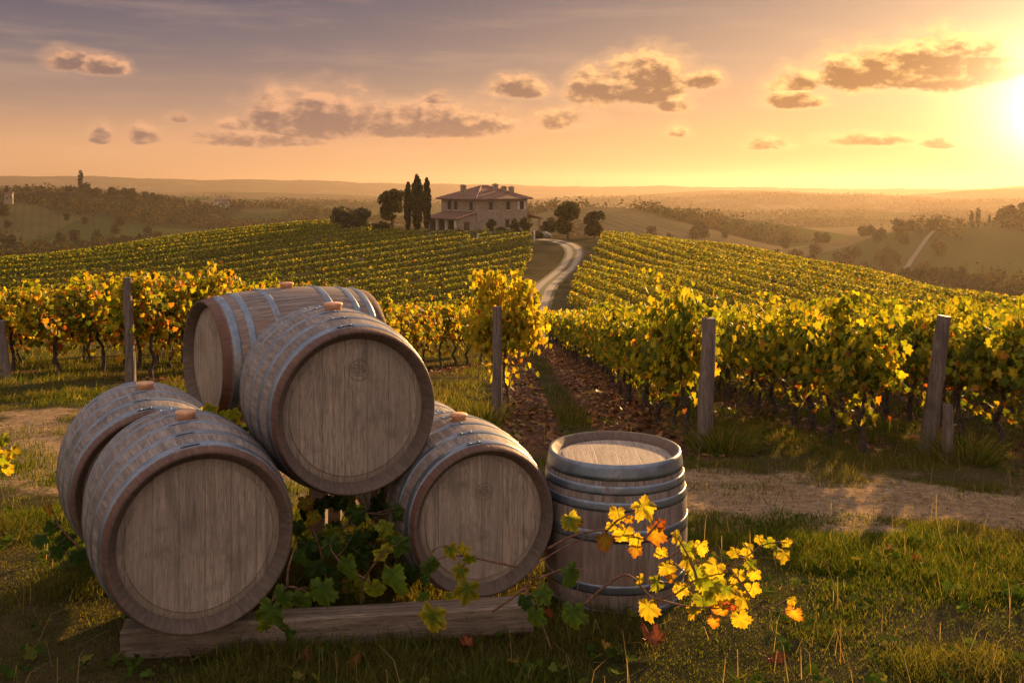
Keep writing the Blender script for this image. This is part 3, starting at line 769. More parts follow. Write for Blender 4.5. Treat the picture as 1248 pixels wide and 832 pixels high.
xr = lambda y: np.interp(y, [84, 88, 117, 135, 150, 165, 175], [5.5, 5.0, 7.6, 10.8, 13.5, 15, 17])
lane = lambda x, y: np.abs(x-(crest_r(y)-9+.02*(y-80)))
rows_field((.20, -.98), 2.6, lambda x, y: (x > xr(y)) & (x < crest_r(y)) & (y > 62) & (y < 168) & (lane(x, y) > .9) & ((x > 20) | (y > 84)), 4, 48, 60, 172, 1)
sg = np.vstack(segs)
parts = []
nq = 24
P0 = np.repeat(sg, nq, axis=0); n = len(P0)
P = np.c_[P0[:, 0]+rng.normal(0, .15, n), P0[:, 1]+rng.normal(0, .15, n), np.zeros(n)]
hh = .25+1.15*rng.beta(1.5, 1.0, n)*(1+.2*(rng.random(n)-.5)); P[:, 2] = H(P[:, 0], P[:, 1])+hh
tone = P0[:, 2]
Cg = pick(GRN, [6, 6, 4, 1.6, .5, .2, .1], n, .3); Cy = pick(GRN, [3, 5, 5.5, 4, 1.6, .3, .1], n, .3)
pat = sst(fbm(P[:, 0]/14, P[:, 1]/14, 12, 3), .42, .6)
Cc = np.where(((tone+pat*.6) > rng.random(n))[:, None], Cy, Cg)
Nn = rng.normal(0, 1, (n, 3)); Nn[:, 2] = np.abs(Nn[:, 2])*.8+.2
parts.append((P, Nn, rng.uniform(.15, .26, n), Cc))
ssd = np.array(stuff_seed); nq = 150; P0 = np.repeat(ssd, nq, axis=0); n = len(P0)
hgt = P0[:, 2]; zz = hgt*(.38+.66*rng.beta(1.3, 1, n))
dirx = np.where(P0[:, 3] > .5, .34, 0); along = rng.uniform(-.5, .5, n)
P = np.c_[P0[:, 0]+dirx*along+rng.normal(0, .15, n), P0[:, 1]+along, zz]; P[:, 2] += H(P[:, 0], P[:, 1])
Cc = np.where((P0[:, 3] > .5)[:, None], pick(GRN, WO, n), pick(GRN, WG, n))
parts.append((P, rng.normal(0, 1, (n, 3)), rng.uniform(.14, .22, n), Cc))
P = np.vstack([q[0] for q in parts]); N = np.vstack([q[1] for q in parts]); sz = np.hstack([q[2] for q in parts]); Cc = np.vstack([q[3] for q in parts])
U = np.c_[rng.normal(0, .6, len(P)), rng.normal(0, .6, len(P)), -np.ones(len(P))]
o = link('vineyard', leaves('vineyard', P, N, U, sz, Cc, T_QUAD), M_LEAF); tag(o, 'rows of small grapevines covering the hillside around the house', 'vineyard', kind='stuff')

# ---------------------------------------------------------------- farmhouse
HX, HY = at(581, 281, 176).x, 176.0
HZb = hz(HX, HY)-.05
house = empty('stone_farmhouse', (HX, HY, HZb), R(41)); tag(house, 'two storey stone farmhouse with tiled hip roof and porch wing on the hilltop', 'farmhouse')
b = MB(); b.box((6, 5.2, 2.3), (12, 10.4, 7.6)); b.build('wall', M_STONE, house)
def slab(b, quad, th):       # quad of 4 pts (ccw from above), thickness downwards
    q = [Vector(p) for p in quad]; lo = [p-Vector((0, 0, th)) for p in q]; n = len(q)
    b.add(q+lo, [tuple(range(n)), tuple(range(2*n-1, n-1, -1))]+[(i, i+n, (i+1) % n+n, (i+1) % n) for i in range(n)])
ov = .75; ez = 6.02; rz_ = 8.35
A, B_, C_, D_ = (-ov, -ov, ez), (12+ov, -ov, ez), (12+ov, 10.4+ov, ez), (-ov, 10.4+ov, ez); E1, E2 = (5.3, 5.2, rz_), (6.7, 5.2, rz_)
rf = MB(); low = [(p[0], p[1], p[2]-.16) for p in (A, B_, C_, D_)]
rf.add([A, B_, C_, D_, E1, E2]+low, [(0, 1, 5, 4), (1, 2, 5), (2, 3, 4, 5), (3, 0, 4), (0, 6, 7, 1), (1, 7, 8, 2), (2, 8, 9, 3), (3, 9, 6, 0), (9, 8, 7, 6)])
roof = rf.build('roof', M_TILE, house)
rc = MB()
for p in (A, B_, C_, D_):
    e = E1 if p[0] < 6 else E2; rc.tube([Vector(p)+Vector((0, 0, .03)), Vector(e)+Vector((0, 0, .03))], .11, 8)
rc.tube([Vector(E1)+Vector((-.1, 0, .03)), Vector(E2)+Vector((.1, 0, .03))], .12, 8)
rc.build('ridge_tiles', M_TRIM, roof)
for (x, y, zt) in ((1.7, 6.0, 8.25), (7.2, 3.5, 8.45), (8.6, 2.7, 8.0), (9.8, 2.0, 7.95)):
    b = MB(); b.box((x, y, zt-1.0), (.75, .75, 2.0), .02); b.box((x, y, zt+.06), (.95, .95, .14), .02); b.box((x, y, zt+.22), (.6, .6, .18), .02); b.build('chimney', M_STONE, roof)
# wing with porch on the left face
b = MB(); b.box((-2.05, .42, 1.0), (4.1, .4, 3.0)); b.add([(-4.1, .22, 2.5), (0, .22, 2.5), (0, .22, 3.45), (-4.1, .62, 2.5), (0, .62, 2.5), (0, .62, 3.45)], [(0, 1, 2), (5, 4, 3), (0, 2, 5, 3)]); b.build('wing_wall', M_STONE, house)
b = MB(); b.box((-2.05, 9.1, 1.0), (4.1, .4, 3.0)); b.build('wing_wall', M_STONE, house)
b = MB(); b.box((-.3, 4.8, 1.0), (.5, 8.2, 2.9)); b.build('porch_shade_fill', M_DARK, house)  # near-black slab paints the shade inside the open porch
b = MB(); slab(b, [(-4.65, -.05, 2.62), (-.003, -.05, 3.72), (-.003, 9.6, 3.72), (-4.65, 9.6, 2.62)], .16); wr = b.build('wing_roof', M_TILE, house)
b = MB(); b.tube([(-4.65, -.1, 2.60), (-.01, -.1, 3.70)], .10, 8); b.build('verge', M_TRIM, wr)
b = MB(); b.box((-4.1, 4.76, 2.45), (.22, 8.28, .2)); b.build('porch_lintel', M_DOORW, house)
for y in (.75, 3.4, 6.1, 8.75):
    b = MB(); b.box((-4.1, y, .95), (.42, .42, 2.8)); b.box((-4.1, y, 2.28), (.54, .54, .12)); b.build('column', M_PLASTER, house)
b = MB(); b.box((-2.1, .2, .95), (1.25, .06, 2.1)); d = b.build('door', M_DOORW, house)
b = MB(); b.tube([(-1.7, .15, .95), (-1.7, .12, 1.0)], .035, 6); b.build('handle', M_HOOP, d)
b = MB(); b.box((-2.1, .19, 2.12), (1.7, .09, .22)); b.build('frame', M_RUBBLE, d)
# lean-to on the far right end
b = MB(); slab(b, [(12.003, .2, 3.35), (16.1, .2, 2.3), (16.1, 5.6, 2.3), (12.003, 5.6, 3.35)], .15); lt = b.build('lean_to_roof', M_TILE, house)
for y in (.5, 5.3):
    b = MB(); b.box((15.6, y, .85), (.36, .36, 2.6)); b.build('column', M_STONE, house)
b = MB(); b.box((14, 5.4, .9), (3.4, .25, 2.7)); b.build('lean_to_wall', M_STONE, house)
def window(face, u, z, w, h, shut=False, kind='window'):
    mk = lambda du, dz, sw, sd, sh, off: ((u+du, -off, z+dz), (sw, sd, sh)) if face == 'r' else ((-off, u+du, z+dz), (sd, sw, sh))
    b = MB(); c, d = mk(0, 0, w, .06, h, .01); b.box(c, d); o = b.build(kind, M_DARK, house)
    b = MB()
    c, d = mk(0, h/2+.1, w+.34, .10, .2, .02); b.box(c, d)
    for s in (-1, 1):
        c, d = mk(s*(w/2+.075), -.0, .15, .09, h-.004, .02); b.box(c, d)
    b.build('frame', M_RUBBLE, o)
    b = MB(); c, d = mk(0, -h/2-.07, w+.3, .16, .12, .045); b.box(c, d); b.build('sill', M_PLASTER, o)
    if shut:
        for s in (-1, 1):
            b = MB(); c, d = mk(s*(w*.5+.15+w*.28), 0, w*.52, .05, h*1.02, .055); b.box(c, d); b.build('shutter', M_DOORW if not shut == 'pale' else M_PLASTER, o)
for u, s in ((1.55, 0), (6.0, 0), (7.9, 0)): window('l', u, 4.75, .95, 1.55)
for u, s in ((3.2, 0), (7.3, 0), (10.6, 'pale')): window('r', u, 4.75, .85, 1.5, s)
window('r', 7.1, 1.5, .9, 1.5); window('r', 3.2, 1.15, 1.15, 2.2, kind='doorway')

# rubble terrace wall in front of the house
def rubble(p0, p1, h, label, w=.5):
    p0, p1 = Vector(p0), Vector(p1); L = (p1-p0).length; d = (p1-p0)/L; b = MB(); x = 0
    while x < L:
        wd_ = random.uniform(.4, .8); z = -.2
        while z < h:
            hh_ = random.uniform(.22, .34); q = p0+d*(x+wd_/2); bb = MB(); bb.box((0, 0, 0), (wd_*.97, w*random.uniform(.85, 1.1), hh_*.96), .05)
            a = math.atan2(d.y, d.x); zg = hz(q.x, q.y)
            b.add([(q.x+v[0]*math.cos(a)-v[1]*math.sin(a), q.y+v[0]*math.sin(a)+v[1]*math.cos(a), zg+z+hh_/2+v[2]) for v in bb.v], bb.f); z += hh_
            if random.random() < .12 and z > h*.6: break
        x += wd_
    o = b.build('rubble_wall', M_RUBBLE); me_ = o.data; org = p0.copy(); org.z = hz(p0.x, p0.y)
    me_.transform(__import__('mathutils').Matrix.Translation(-org)); o.location = org
    return tag(o, label, 'stone wall')
rubble((-16.5, 169.5, 0), (-2.2, 168.8, 0), .75, 'low rubble terrace wall in front of the porch wing')
rubble((-1.2, 168.6, 0), (3.6, 169.6, 0), .6, 'short rubble wall among the bushes at the right corner of the house')

# ---------------------------------------------------------------- trees and bushes
def crown_mesh(lobes, n, sz, cols, wts, flat=.5):
    """lobes: (x,y,z,rx,ry,rz)"""
    lb = np.array(lobes, float); vol = lb[:, 3]*lb[:, 4]*lb[:, 5]; k = rng.choice(len(lb), n, p=vol**.67/(vol**.67).sum())
    d = rng.normal(0, 1, (n, 3)); d /= np.linalg.norm(d, axis=1, keepdims=True); r = rng.beta(3.2, 1.1, n)[:, None]
    P = lb[k, :3]+d*r*lb[k, 3:]
    keep = vnoise(P[:, 0]*2.2/sz*.25+P[:, 2]*.4, P[:, 2]*2.2/sz*.25+P[:, 1]*.5, 4) > (.22 if len(lobes) != 22 else -1)
    P = P[keep]; d = d[keep]; n = len(P)
    N = d*.8+rng.normal(0, .6, (n, 3)); U = rng.normal(0, 1, (n, 3)); U[:, 2] -= .4
    return leaves('crown', P, N, U, rng.uniform(.6, 1.35, n)*sz, pick(cols, wts, n, .35), T_QUAD)
TG = [(.032, .042, .012), (.05, .058, .016), (.075, .07, .02), (.11, .085, .026)]
def trunk_mesh(h, r, spread, nlimb=6):
    b = MB(); P = [(0, 0, -.3), (random.uniform(-.1, .1)*r*4, 0, h*.35), (random.uniform(-.2, .2)*r*4, 0, h*.6)]
    b.tube(P, [r*1.3, r, r*.75], 8, .1)
    for q in range(nlimb):
        a = 2*math.pi*q/nlimb+random.uniform(-.4, .4); s = spread*random.uniform(.5, .85); z1 = h*random.uniform(.65, .95)
        st = Vector(P[1]).lerp(Vector(P[2]), random.uniform(.3, 1))
        b.tube([st, st+Vector((math.cos(a)*s*.5, math.sin(a)*s*.5, (z1-st.z)*.55)), (math.cos(a)*s, math.sin(a)*s, z1)], [r*.45, r*.3, r*.1], 6, .1)
    return b.mesh('trunk')
def tree_proto(h, w, kind='round', n=2600, sz=.34, cols=TG, wts=(3, 4, 3, 1)):
    if kind == 'cypress':
        L = []
        for i in range(22):
            q = i/21; rr = w/2*(math.sin(math.pi*(.12+.80*(1-q)**.85))*.95+.05)*random.uniform(.9, 1.08); L.append((random.uniform(-.05, .05)*w, random.uniform(-.05, .05)*w, h*(.07+.87*q), rr, rr, h*.075))
        tr_ = MB(); tr_.tube([(0, 0, -.3), (0, 0, h*.5), (0, 0, h*.85)], [w*.09, w*.06, .03], 8, .1); tm_ = tr_.mesh('trunk')
    else:
        L = []; base = .30 if kind == 'round' else .12
        for i in range(11):
            a = random.uniform(0, 6.28); rr = w*random.uniform(.17, .29); d = (w/2-rr)*math.sqrt(random.random()); q = random.random()
            L.append((math.cos(a)*d, math.sin(a)*d, h*(base+.1)+(h*(.9-base)-rr*1.0)*q, rr, rr, rr*random.uniform(.7, .95)))
        L.append((0, 0, h*.62, w*.3, w*.3, h*.22)); L.append((random.uniform(-.1, .1)*w, 0, h*.84, w*.17, w*.17, h*.13))
        tm_ = trunk_mesh(h, max(.08, w*.035), w/2)
    return tm_, crown_mesh(L, n, sz, cols, wts)
def tree_obj(pr, loc, rz, sc, label, cat='tree', group=None, name='tree'):
    e = empty(name, loc, rz); e.scale = (sc,)*3 if not hasattr(sc, '__len__') else sc
    tag(e, label, cat, group)
    for nm, me_, mm in (('trunk', pr[0], M_BARK), ('crown', pr[1], M_TREE)):
        o = bpy.data.objects.new(nm, me_); COL.objects.link(o); o.parent = e
        if not me_.materials: me_.materials.append(mm)
    return e
def tpx(px, ytop, ybase, wpx, Y, kind, label, name, cat='tree', n=2600, sz=.34, cols=TG, wts=(3, 4, 3, 1), group=None):
    X = (px-624)/FP*Y; z = hz(X, Y); ztop = CAMH-(ytop-HZ)/FP*Y; h = max(1.0, ztop-z); w = wpx/FP*Y
    return tree_obj(tree_proto(h, w, kind, int(n*1.7), sz*1.05, cols, wts), (X, Y, z), random.uniform(0, 6), 1, label, cat, group, name)
CY = [(.014, .024, .009), (.024, .036, .013), (.04, .048, .016)]
tpx(497, 222, 283, 10, 173, 'cypress', 'slender dark cypress leftmost of the three beside the porch', 'cypress_tree', n=3500, sz=.3, cols=CY, wts=(3, 3, 1))
tpx(508.5, 213, 284, 16, 171, 'cypress', 'tallest dark cypress in the middle of the three beside the porch', 'cypress_tree', n=5000, sz=.3, cols=CY, wts=(3, 3, 1))
tpx(520, 217, 283, 11, 175, 'cypress', 'slim cypress closest to the porch roof', 'cypress_tree', n=3500, sz=.3, cols=CY, wts=(3, 3, 1))
tpx(478, 228, 281, 42, 176, 'round', 'broad round dark oak left of the cypresses', 'oak_tree', n=4200)
OLV = [(.06, .065, .035), (.085, .085, .045), (.11, .10, .055)]
tpx(418, 250, 281, 40, 176, 'bush', 'wide grey green olive tree at the left end of the hilltop', 'olive_tree', n=2800, cols=OLV, wts=(3, 3, 1))
tpx(441, 252, 282, 32, 174, 'bush', 'grey green olive tree between the wide olive and the oak', 'olive_tree', n=2400, cols=OLV, wts=(3, 3, 1))
tpx(692, 243, 296, 38, 165, 'bush', 'taller leafy tree right of the house beside the road', 'leafy_tree', n=3200, cols=[(.045, .05, .015), (.08, .08, .02), (.12, .10, .025)], wts=(3, 4, 2))
tpx(725, 256, 294, 30, 168, 'bush', 'small round tree at the right end of the hilltop', 'leafy_tree', n=2400, cols=[(.045, .05, .015), (.07, .07, .02), (.10, .08, .025)], wts=(3, 4, 2))
BSH = [(.035, .045, .015), (.055, .06, .02), (.09, .08, .025)]
for (px, yt, w, Y, lab) in ((598, 266, 16, 171, 'rounded bush covering the ground floor doorway'), (612, 276, 20, 171, 'low spreading bush under the ground floor window'), (628, 265, 16, 168.5, 'tall dark bush at the right corner of the house'),
                            (641, 264, 22, 171, 'pale green bush in front of the lean-to'), (671, 264, 30, 176, 'big rounded hedge bush right of the lean-to'), (465, 269, 30, 174, 'low hedge bush under the oak'), (448, 273, 30, 172, 'low bush under the olive trees'),
                            (560, 279, 16, 168, 'small bush in front of the porch'), (545, 281, 12, 168, 'tiny shrub by the terrace wall'), (586, 280, 14, 168, 'low shrub at the house corner'), (655, 281, 16, 167, 'low shrub beside the road end')):
    tpx(px, yt, 0, w, Y, 'bush', lab, 'bush', 'bush', 1100, .27, BSH, (3, 3, 2))
for (px, Y, h, lab) in ((651, 163, 1.6, 'pale wooden gate post near the end of the white road'), (627, 164, 1.1, 'short pale post below the tall dark bush'), (582, 165, 1.0, 'short pale post at the vineyard edge below the house')):
    X = (px-624)/FP*Y; b = MB(); b.tube([(0, 0, -.2), (0.02, 0, h*.5), (0, 0, h)], [.16, .14, .13], 8, .1); o = b.build('gate_post', M_PLASTER); o.location = (X, Y, hz(X, Y)); tag(o, lab, 'post')
b = MB(); b.lathe([(.01, -.3), (1.3, -.2), (1.5, .4), (1.1, 1.0), (.5, 1.35), (.01, 1.4)], 14, 'z'); b.v = [(x*(1+random.uniform(-.15, .15)), y*(1+random.uniform(-.15, .15)), z+random.uniform(-.1, .1)) for x, y, z in b.v]
o = b.build('boulder', M_RUBBLE, smooth=True); X = (664-624)/FP*170; o.location = (X, 170, hz(X, 170)); o.scale = (.8, .8, .75); tag(o, 'big weathered boulder at the end of the road by the lean-to', 'boulder')

# far woods: low-detail copies
FT = [(.022, .028, .010), (.036, .040, .013), (.058, .050, .017), (.09, .063, .021)]
PT = [tree_proto(9, 9.5, 'bush', 420, 1.25, FT, w_) for w_ in ((4, 3, 1, 0), (2, 3, 2, 1), (1, 2, 3, 2), (3, 3, 1, .3))]
PTC = tree_proto(12, 2.8, 'cypress', 380, .75, CY, (3, 3, 1))
def scatter(n, pxr, Yr, label, group, smin=.6, smax=1.2, yl=None):
    for q in range(n):
        px = random.uniform(*pxr); Y = random.uniform(*Yr); X = (px-624)/FP*Y
        tree_obj(random.choice(PT), (X, Y, hz(X, Y)-.3), random.uniform(0, 6), random.uniform(smin, smax), label, 'tree', group, 'far_tree')
scatter(75, (-30, 370), (320, 430), 'hazy round tree in the valley wood below the left hills', 'trees in the left valley wood', .5, .95)
scatter(60, (-30, 430), (470, 620), 'small hazy tree on the slopes of the left hills', 'trees on the left slopes', .5, .95)
scatter(22, (80, 200), (760, 800), 'dark tree on the wooded left ridge', 'trees on the left ridge', .5, .95)
scatter(14, (200, 400), (780, 830), 'tiny tree in a line along the second left ridge', 'trees along the second left ridge', .4, .8)
scatter(60, (900, 1290), (250, 330), 'rounded hazy tree in the valley wood at right below the vineyard', 'trees in the right valley wood', .5, .95)
scatter(55, (780, 1150), (360, 480), 'small hazy tree in the valley behind the right wood', 'trees in the far right valley', .45, .85)
scatter(12, (1215, 1300), (470, 500), 'sunlit tree in the clump on the right hill', 'trees on the right hill', .6, 1.0)
for px, Y, s, lab in ((1184, 480, .78, 'left cypress of the pair on the right hill'), (1192, 478, .88, 'right cypress of the pair on the right hill'), (1206, 480, .5, 'small cypress next to the pair on the right hill'), (98, 780, 1.5, 'lone dark cypress on the left ridge'), (8, 640, 1.0, 'dark tree beside the pale tower at the left edge')):
    X = (px-624)/FP*Y; tree_obj(PTC, (X, Y, hz(X, Y)-.2), 0, s, lab, 'tree', None, 'cypress_tree')

# woods that read as one mass
n = 900000; rr_ = 240*(2600/240)**rng.random(n); aa = np.radians(rng.uniform(-33, 33, n)); x = rr_*np.sin(aa); y = rr_*np.cos(aa)
k = (woods_mask(x, y) > .35+.5*rng.random(n)); x, y, rr_ = x[k], y[k], rr_[k]
k = ~((((x+10)/75)**2+((y-120)/115)**2) < 1.5); x, y, rr_ = x[k][:230000], y[k][:230000], rr_[k][:230000]; n = len(x)
cell = 6.5; jx, jy = np.floor(x/cell), np.floor(y/cell); ii, jj = jx.astype(np.int64), jy.astype(np.int64)
cx_ = (jx+.25+.5*_h(ii, jj, 1))*cell; cy_ = (jy+.25+.5*_h(ii, jj, 2))*cell; hr = 2.6+2.6*_h(ii, jj, 3)
d = rng.normal(0, 1, (n, 3)); d /= np.linalg.norm(d, axis=1, keepdims=True); d[:, 2] = np.abs(d[:, 2])*1.15-.15; q = rng.beta(4, 1, n)[:, None]
P = np.c_[cx_, cy_, H(cx_, cy_)+hr*.35]+d*q*hr[:, None]*np.array([.95, .95, 1.25])
tone = np.floor(_h(ii, jj, 5)*3.99).astype(int); Cc = np.array(FT)[np.minimum(tone, 3)]*(1+rng.uniform(-.3, .3, (n, 1)))
tag(link('woodland', leaves('woodland', P, d+rng.normal(0, .5, (n, 3)), rng.normal(0, 1, (n, 3)), rng.uniform(.7, 1.2, n)*(1+rr_/1100), Cc, T_QUAD), M_TREE), 'hazy woods covering the far valleys and slopes', 'woods', kind='stuff')
# far buildings
def cottage(px, Y, w, d, h, rise, rz, label, tower=False, group=None):
    X = (px-624)/FP*Y; e = empty('tower_house' if tower else 'far_house', (X, Y, hz(X, Y)), rz); tag(e, label, 'house', group)
    b = MB(); b.box((0, 0, h/2-1), (w, d, h+2)); b.build('wall', M_STONE if tower else M_PLASTER, e)
    b = MB(); o_ = .4; z = h+.01; b.add([(-w/2-o_, -d/2-o_, z), (w/2+o_, -d/2-o_, z), (w/2+o_, d/2+o_, z), (-w/2-o_, d/2+o_, z), (-w/2-o_, 0, z+rise), (w/2+o_, 0, z+rise)], [(0, 1, 5, 4), (2, 3, 4, 5), (0, 4, 3), (1, 2, 5), (3, 2, 1, 0)]); b.build('roof', M_TILE, e)
    for k in (-1, 1):
        b = MB(); b.box((k*w*.25, -d/2-.02, h*.6), (w*.12, .1, h*.2)); b.build('window', M_DARK, e)
    return e
cottage(11, 640, 4.5, 4.5, 6.5, 1.2, .3, 'pale square tower house on the left hill at the photo edge', True)
cottage(271, 800, 10, 7, 5, 2, .5, 'small pale farmhouse on the second left ridge')
for q, (px, s) in enumerate(((1031, 10), (1042, 14), (1052, 9), (1063, 13), (1074, 11), (1081, 8), (952, 10), (962, 8), (915, 9))):
    cottage(px, 1330+random.uniform(-40, 40), s*.75, 7, 4.5, 2.2, random.uniform(-.4, .4), 'tiny pale house of the distant village in the right valley', group='distant village houses')

# ---------------------------------------------------------------- grass
def grass_field(n, ylo, yhi, hmin, hmax, wid, spread, cols, wts, seg=3, clip=.58, pw=1.0, dens=None):
    Y = ylo+(yhi-ylo)*rng.random(n)**pw; X = Y*rng.uniform(-clip, clip, n)
    keep = rng.random(n) < (1-.97*path_mask(X, Y)**.9)*(1-.95*np.clip(track_mask(X, Y)*1.6, 0, 1))*(1-.6*vine_soil(X, Y))
    tuft = fbm(X*1.1, Y*1.1, 55, 3); keep &= rng.random(n) < np.clip((tuft-.28)*3.6, .5, 1)
    X, Y, tuft = X[keep], Y[keep], tuft[keep]; n = len(X)
    h = rng.uniform(hmin, hmax, n)*(.38+1.25*sst(tuft, .36, .66))*(1+.35*(rng.random(n) < .06))
    a = rng.uniform(0, 2*math.pi, n); ln = rng.uniform(.1, 1.0, n)*spread*h; la = rng.uniform(0, 2*math.pi, n)
    Z = Hd(X, Y)-.006; wv = np.c_[np.cos(a), np.sin(a), np.zeros(n)]; lv = np.c_[np.cos(la), np.sin(la), np.zeros(n)]
    base = np.c_[X, Y, Z]; w = (wid*rng.uniform(.7, 1.3, n))[:, None]
    up = np.array([[0, 0, 1.0]])
    v = [base-wv*w, base+wv*w]
    for q, f in ((.5, .75), ) if seg >= 3 else ():
        c = base+lv*(ln*q*q)[:, None]+up*(h*q*(1-.1*q))[:, None]; v += [c-wv*w*f, c+wv*w*f]
    v.append(base+lv*ln[:, None]+up*(h*.92)[:, None])
    V = np.stack(v, 1); k = V.shape[1]
    tri = np.array([(0, 1, 3), (0, 3, 2), (2, 3, 4)] if k == 5 else [(0, 1, 2)])
    F = tri[None]+(np.arange(n)*k)[:, None, None]
    C = pick(cols, wts, n, .3); dry = sst(fbm(X*.5, Y*.5, 77, 3), .45, .62)[:, None]
    C = C*(1-.45*dry)+np.array([[.17, .125, .042]])*.45*dry
    return V.reshape(-1, 3), F.reshape(-1, 3), np.repeat(C, k, axis=0)
GC = [(.046, .074, .009), (.088, .116, .013), (.165, .165, .022), (.28, .22, .06)]
gs = [grass_field(430000, 2.7, 6.8, .025, .062, .0026, .8, GC, (5, 5, 2.6, .9), 3, .82, 1.0),
      grass_field(10000, 2.8, 4.9, .05, .12, .0026, .9, GC, (5, 4, 2, .6), 3, .80, 1.0),
      grass_field(270000, 6.4, 13, .028, .07, .0038, .8, GC, (4, 5, 3, 1.2), 1, .75, 1.0),
      grass_field(110000, 12, 34, .03, .10, .008, .8, GC, (3, 4, 3, 1.6), 1, .56, 1.3),
      grass_field(40000, 30, 84, .05, .2, .02, .8, GC, (3, 4, 3, 2), 1, .5, 1.0)]
Vs, Fs, Cs, o_ = [], [], [], 0
for v_, f_, c_ in gs: Vs.append(v_); Fs.append(f_+o_); Cs.append(c_); o_ += len(v_)
tag(link('grass', npmesh('grass', np.vstack(Vs), np.vstack(Fs), np.vstack(Cs)), M_GRASS), 'short green and straw coloured grass', 'grass', kind='stuff')
def tussock(px, Y, n, h, label):
    X = (px-624)/FP*Y; r = h*.85
    x = rng.normal(0, r*.45, n); y = rng.normal(0, r*.45, n); hh = h*rng.uniform(.4, 1.1, n); a = rng.uniform(0, 6.28, n)
    base = np.c_[x, y, Hd(x+X, y+Y)-hz(X, Y)-.01]; out = np.c_[x, y, np.zeros(n)]*1.2+rng.normal(0, .12*h, (n, 3))*[1, 1, 0]
    wv = np.c_[np.cos(a), np.sin(a), np.zeros(n)]*.004
    mid = base+out*.35+np.c_[x*0, x*0, hh*.6]; tip = base+out+np.c_[x*0, x*0, hh]
    V = np.stack([base-wv, base+wv, mid-wv*.7, mid+wv*.7, tip], 1); F = np.array([(0, 1, 3), (0, 3, 2), (2, 3, 4)])[None]+(np.arange(n)*5)[:, None, None]
    o = link('grass_tussock', npmesh('grass_tussock', V.reshape(-1, 3), F.reshape(-1, 3), np.repeat(pick(GC, (2, 3, 3, 3), n), 5, axis=0)), M_GRASS); o.location = (X, Y, hz(X, Y)); tag(o, label, 'grass tuft')
tussock(880, 9.8, 900, .30, 'tall dry grass tuft at the foot of the thick dark post')
tussock(1178, 9.1, 900, .30, 'tall grass tuft beside the short post stump')
tussock(590, 12.5, 350, .32, 'grass tuft at the foot of the straight grey post')

# broad-leaved weeds, dry stalks and pebbles
n = 2600; Y = 3.5+9*rng.random(n)**1.4; X = Y*rng.uniform(-.6, .6, n); pk_ = np.repeat(np.arange(n//6), 6)[:n]
X = X[pk_]+rng.normal(0, .035, len(pk_)); Y = Y[pk_]+rng.normal(0, .035, len(pk_)); kp = path_mask(X, Y) < .35; X, Y = X[kp], Y[kp]; n = len(X)
P = np.c_[X, Y, Hd(X, Y)+rng.uniform(.015, .07, n)]; N = np.c_[rng.normal(0, .5, (n, 2)), np.ones(n)]
w1_ = leaves('weeds', P, N, rng.normal(0, 1, (n, 3)), rng.uniform(.022, .055, n), pick([(.05, .085, .012), (.09, .12, .02), (.16, .15, .03)], (4, 3, 1), n), T_LEAF)
tag(link('weeds', w1_, M_GRASS), 'low broad-leaved weeds scattered through the grass', 'weeds', kind='stuff')
n = 900; Y = 3.5+8*rng.random(n)**1.3; X = Y*rng.uniform(-.6, .6, n); a = rng.uniform(0, 6.28, n); h = rng.uniform(.08, .24, n); ln = h*rng.uniform(.2, 1.4, n)
base = np.c_[X, Y, Hd(X, Y)]; wv = np.c_[np.cos(a+1.57), np.sin(a+1.57), a*0]*.0016; dv = np.c_[np.cos(a), np.sin(a), a*0]
mid = base+dv*(ln*.35)[:, None]+np.c_[a*0, a*0, h*.75]; tip = base+dv*ln[:, None]+np.c_[a*0, a*0, h*rng.uniform(.5, 1.05, n)]
V_ = np.stack([base-wv, base+wv, mid-wv*.8, mid+wv*.8, tip], 1); F_ = np.array([(0, 1, 3), (0, 3, 2), (2, 3, 4)])[None]+(np.arange(n)*5)[:, None, None]
tag(link('dry_stalks', npmesh('dry_stalks', V_.reshape(-1, 3), F_.reshape(-1, 3), np.repeat(pick([(.34, .25, .10), (.24, .16, .07)], (2, 1), n), 5, axis=0)), M_GRASS), 'thin dry stalks standing in the grass', 'dry grass', kind='stuff')
n = 9000; Y = 4+7*rng.random(n); X = Y*rng.uniform(-.6, .6, n); kp = path_mask(X, Y) > .25+.3*rng.random(n); X, Y = X[kp], Y[kp]; n = len(X)
ov_ = np.array([(1, 0, 0), (-1, 0, 0), (0, 1, 0), (0, -1, 0), (0, 0, .7), (0, 0, -.7)], float); of_ = np.array([(0, 2, 4), (2, 1, 4), (1, 3, 4), (3, 0, 4), (2, 0, 5), (1, 2, 5), (3, 1, 5), (0, 3, 5)])
V_ = np.c_[X, Y, Hd(X, Y)+.002][:, None]+ov_[None]*(rng.uniform(.003, .013, n)**1.0)[:, None, None]*rng.uniform(.6, 1.4, (n, 6, 1))
tag(link('pebbles', npmesh('pebbles', V_.reshape(-1, 3), (of_[None]+(np.arange(n)*6)[:, None, None]).reshape(-1, 3)), M_RUBBLE), 'small stones lying on the bare earth path', 'pebbles', kind='stuff')
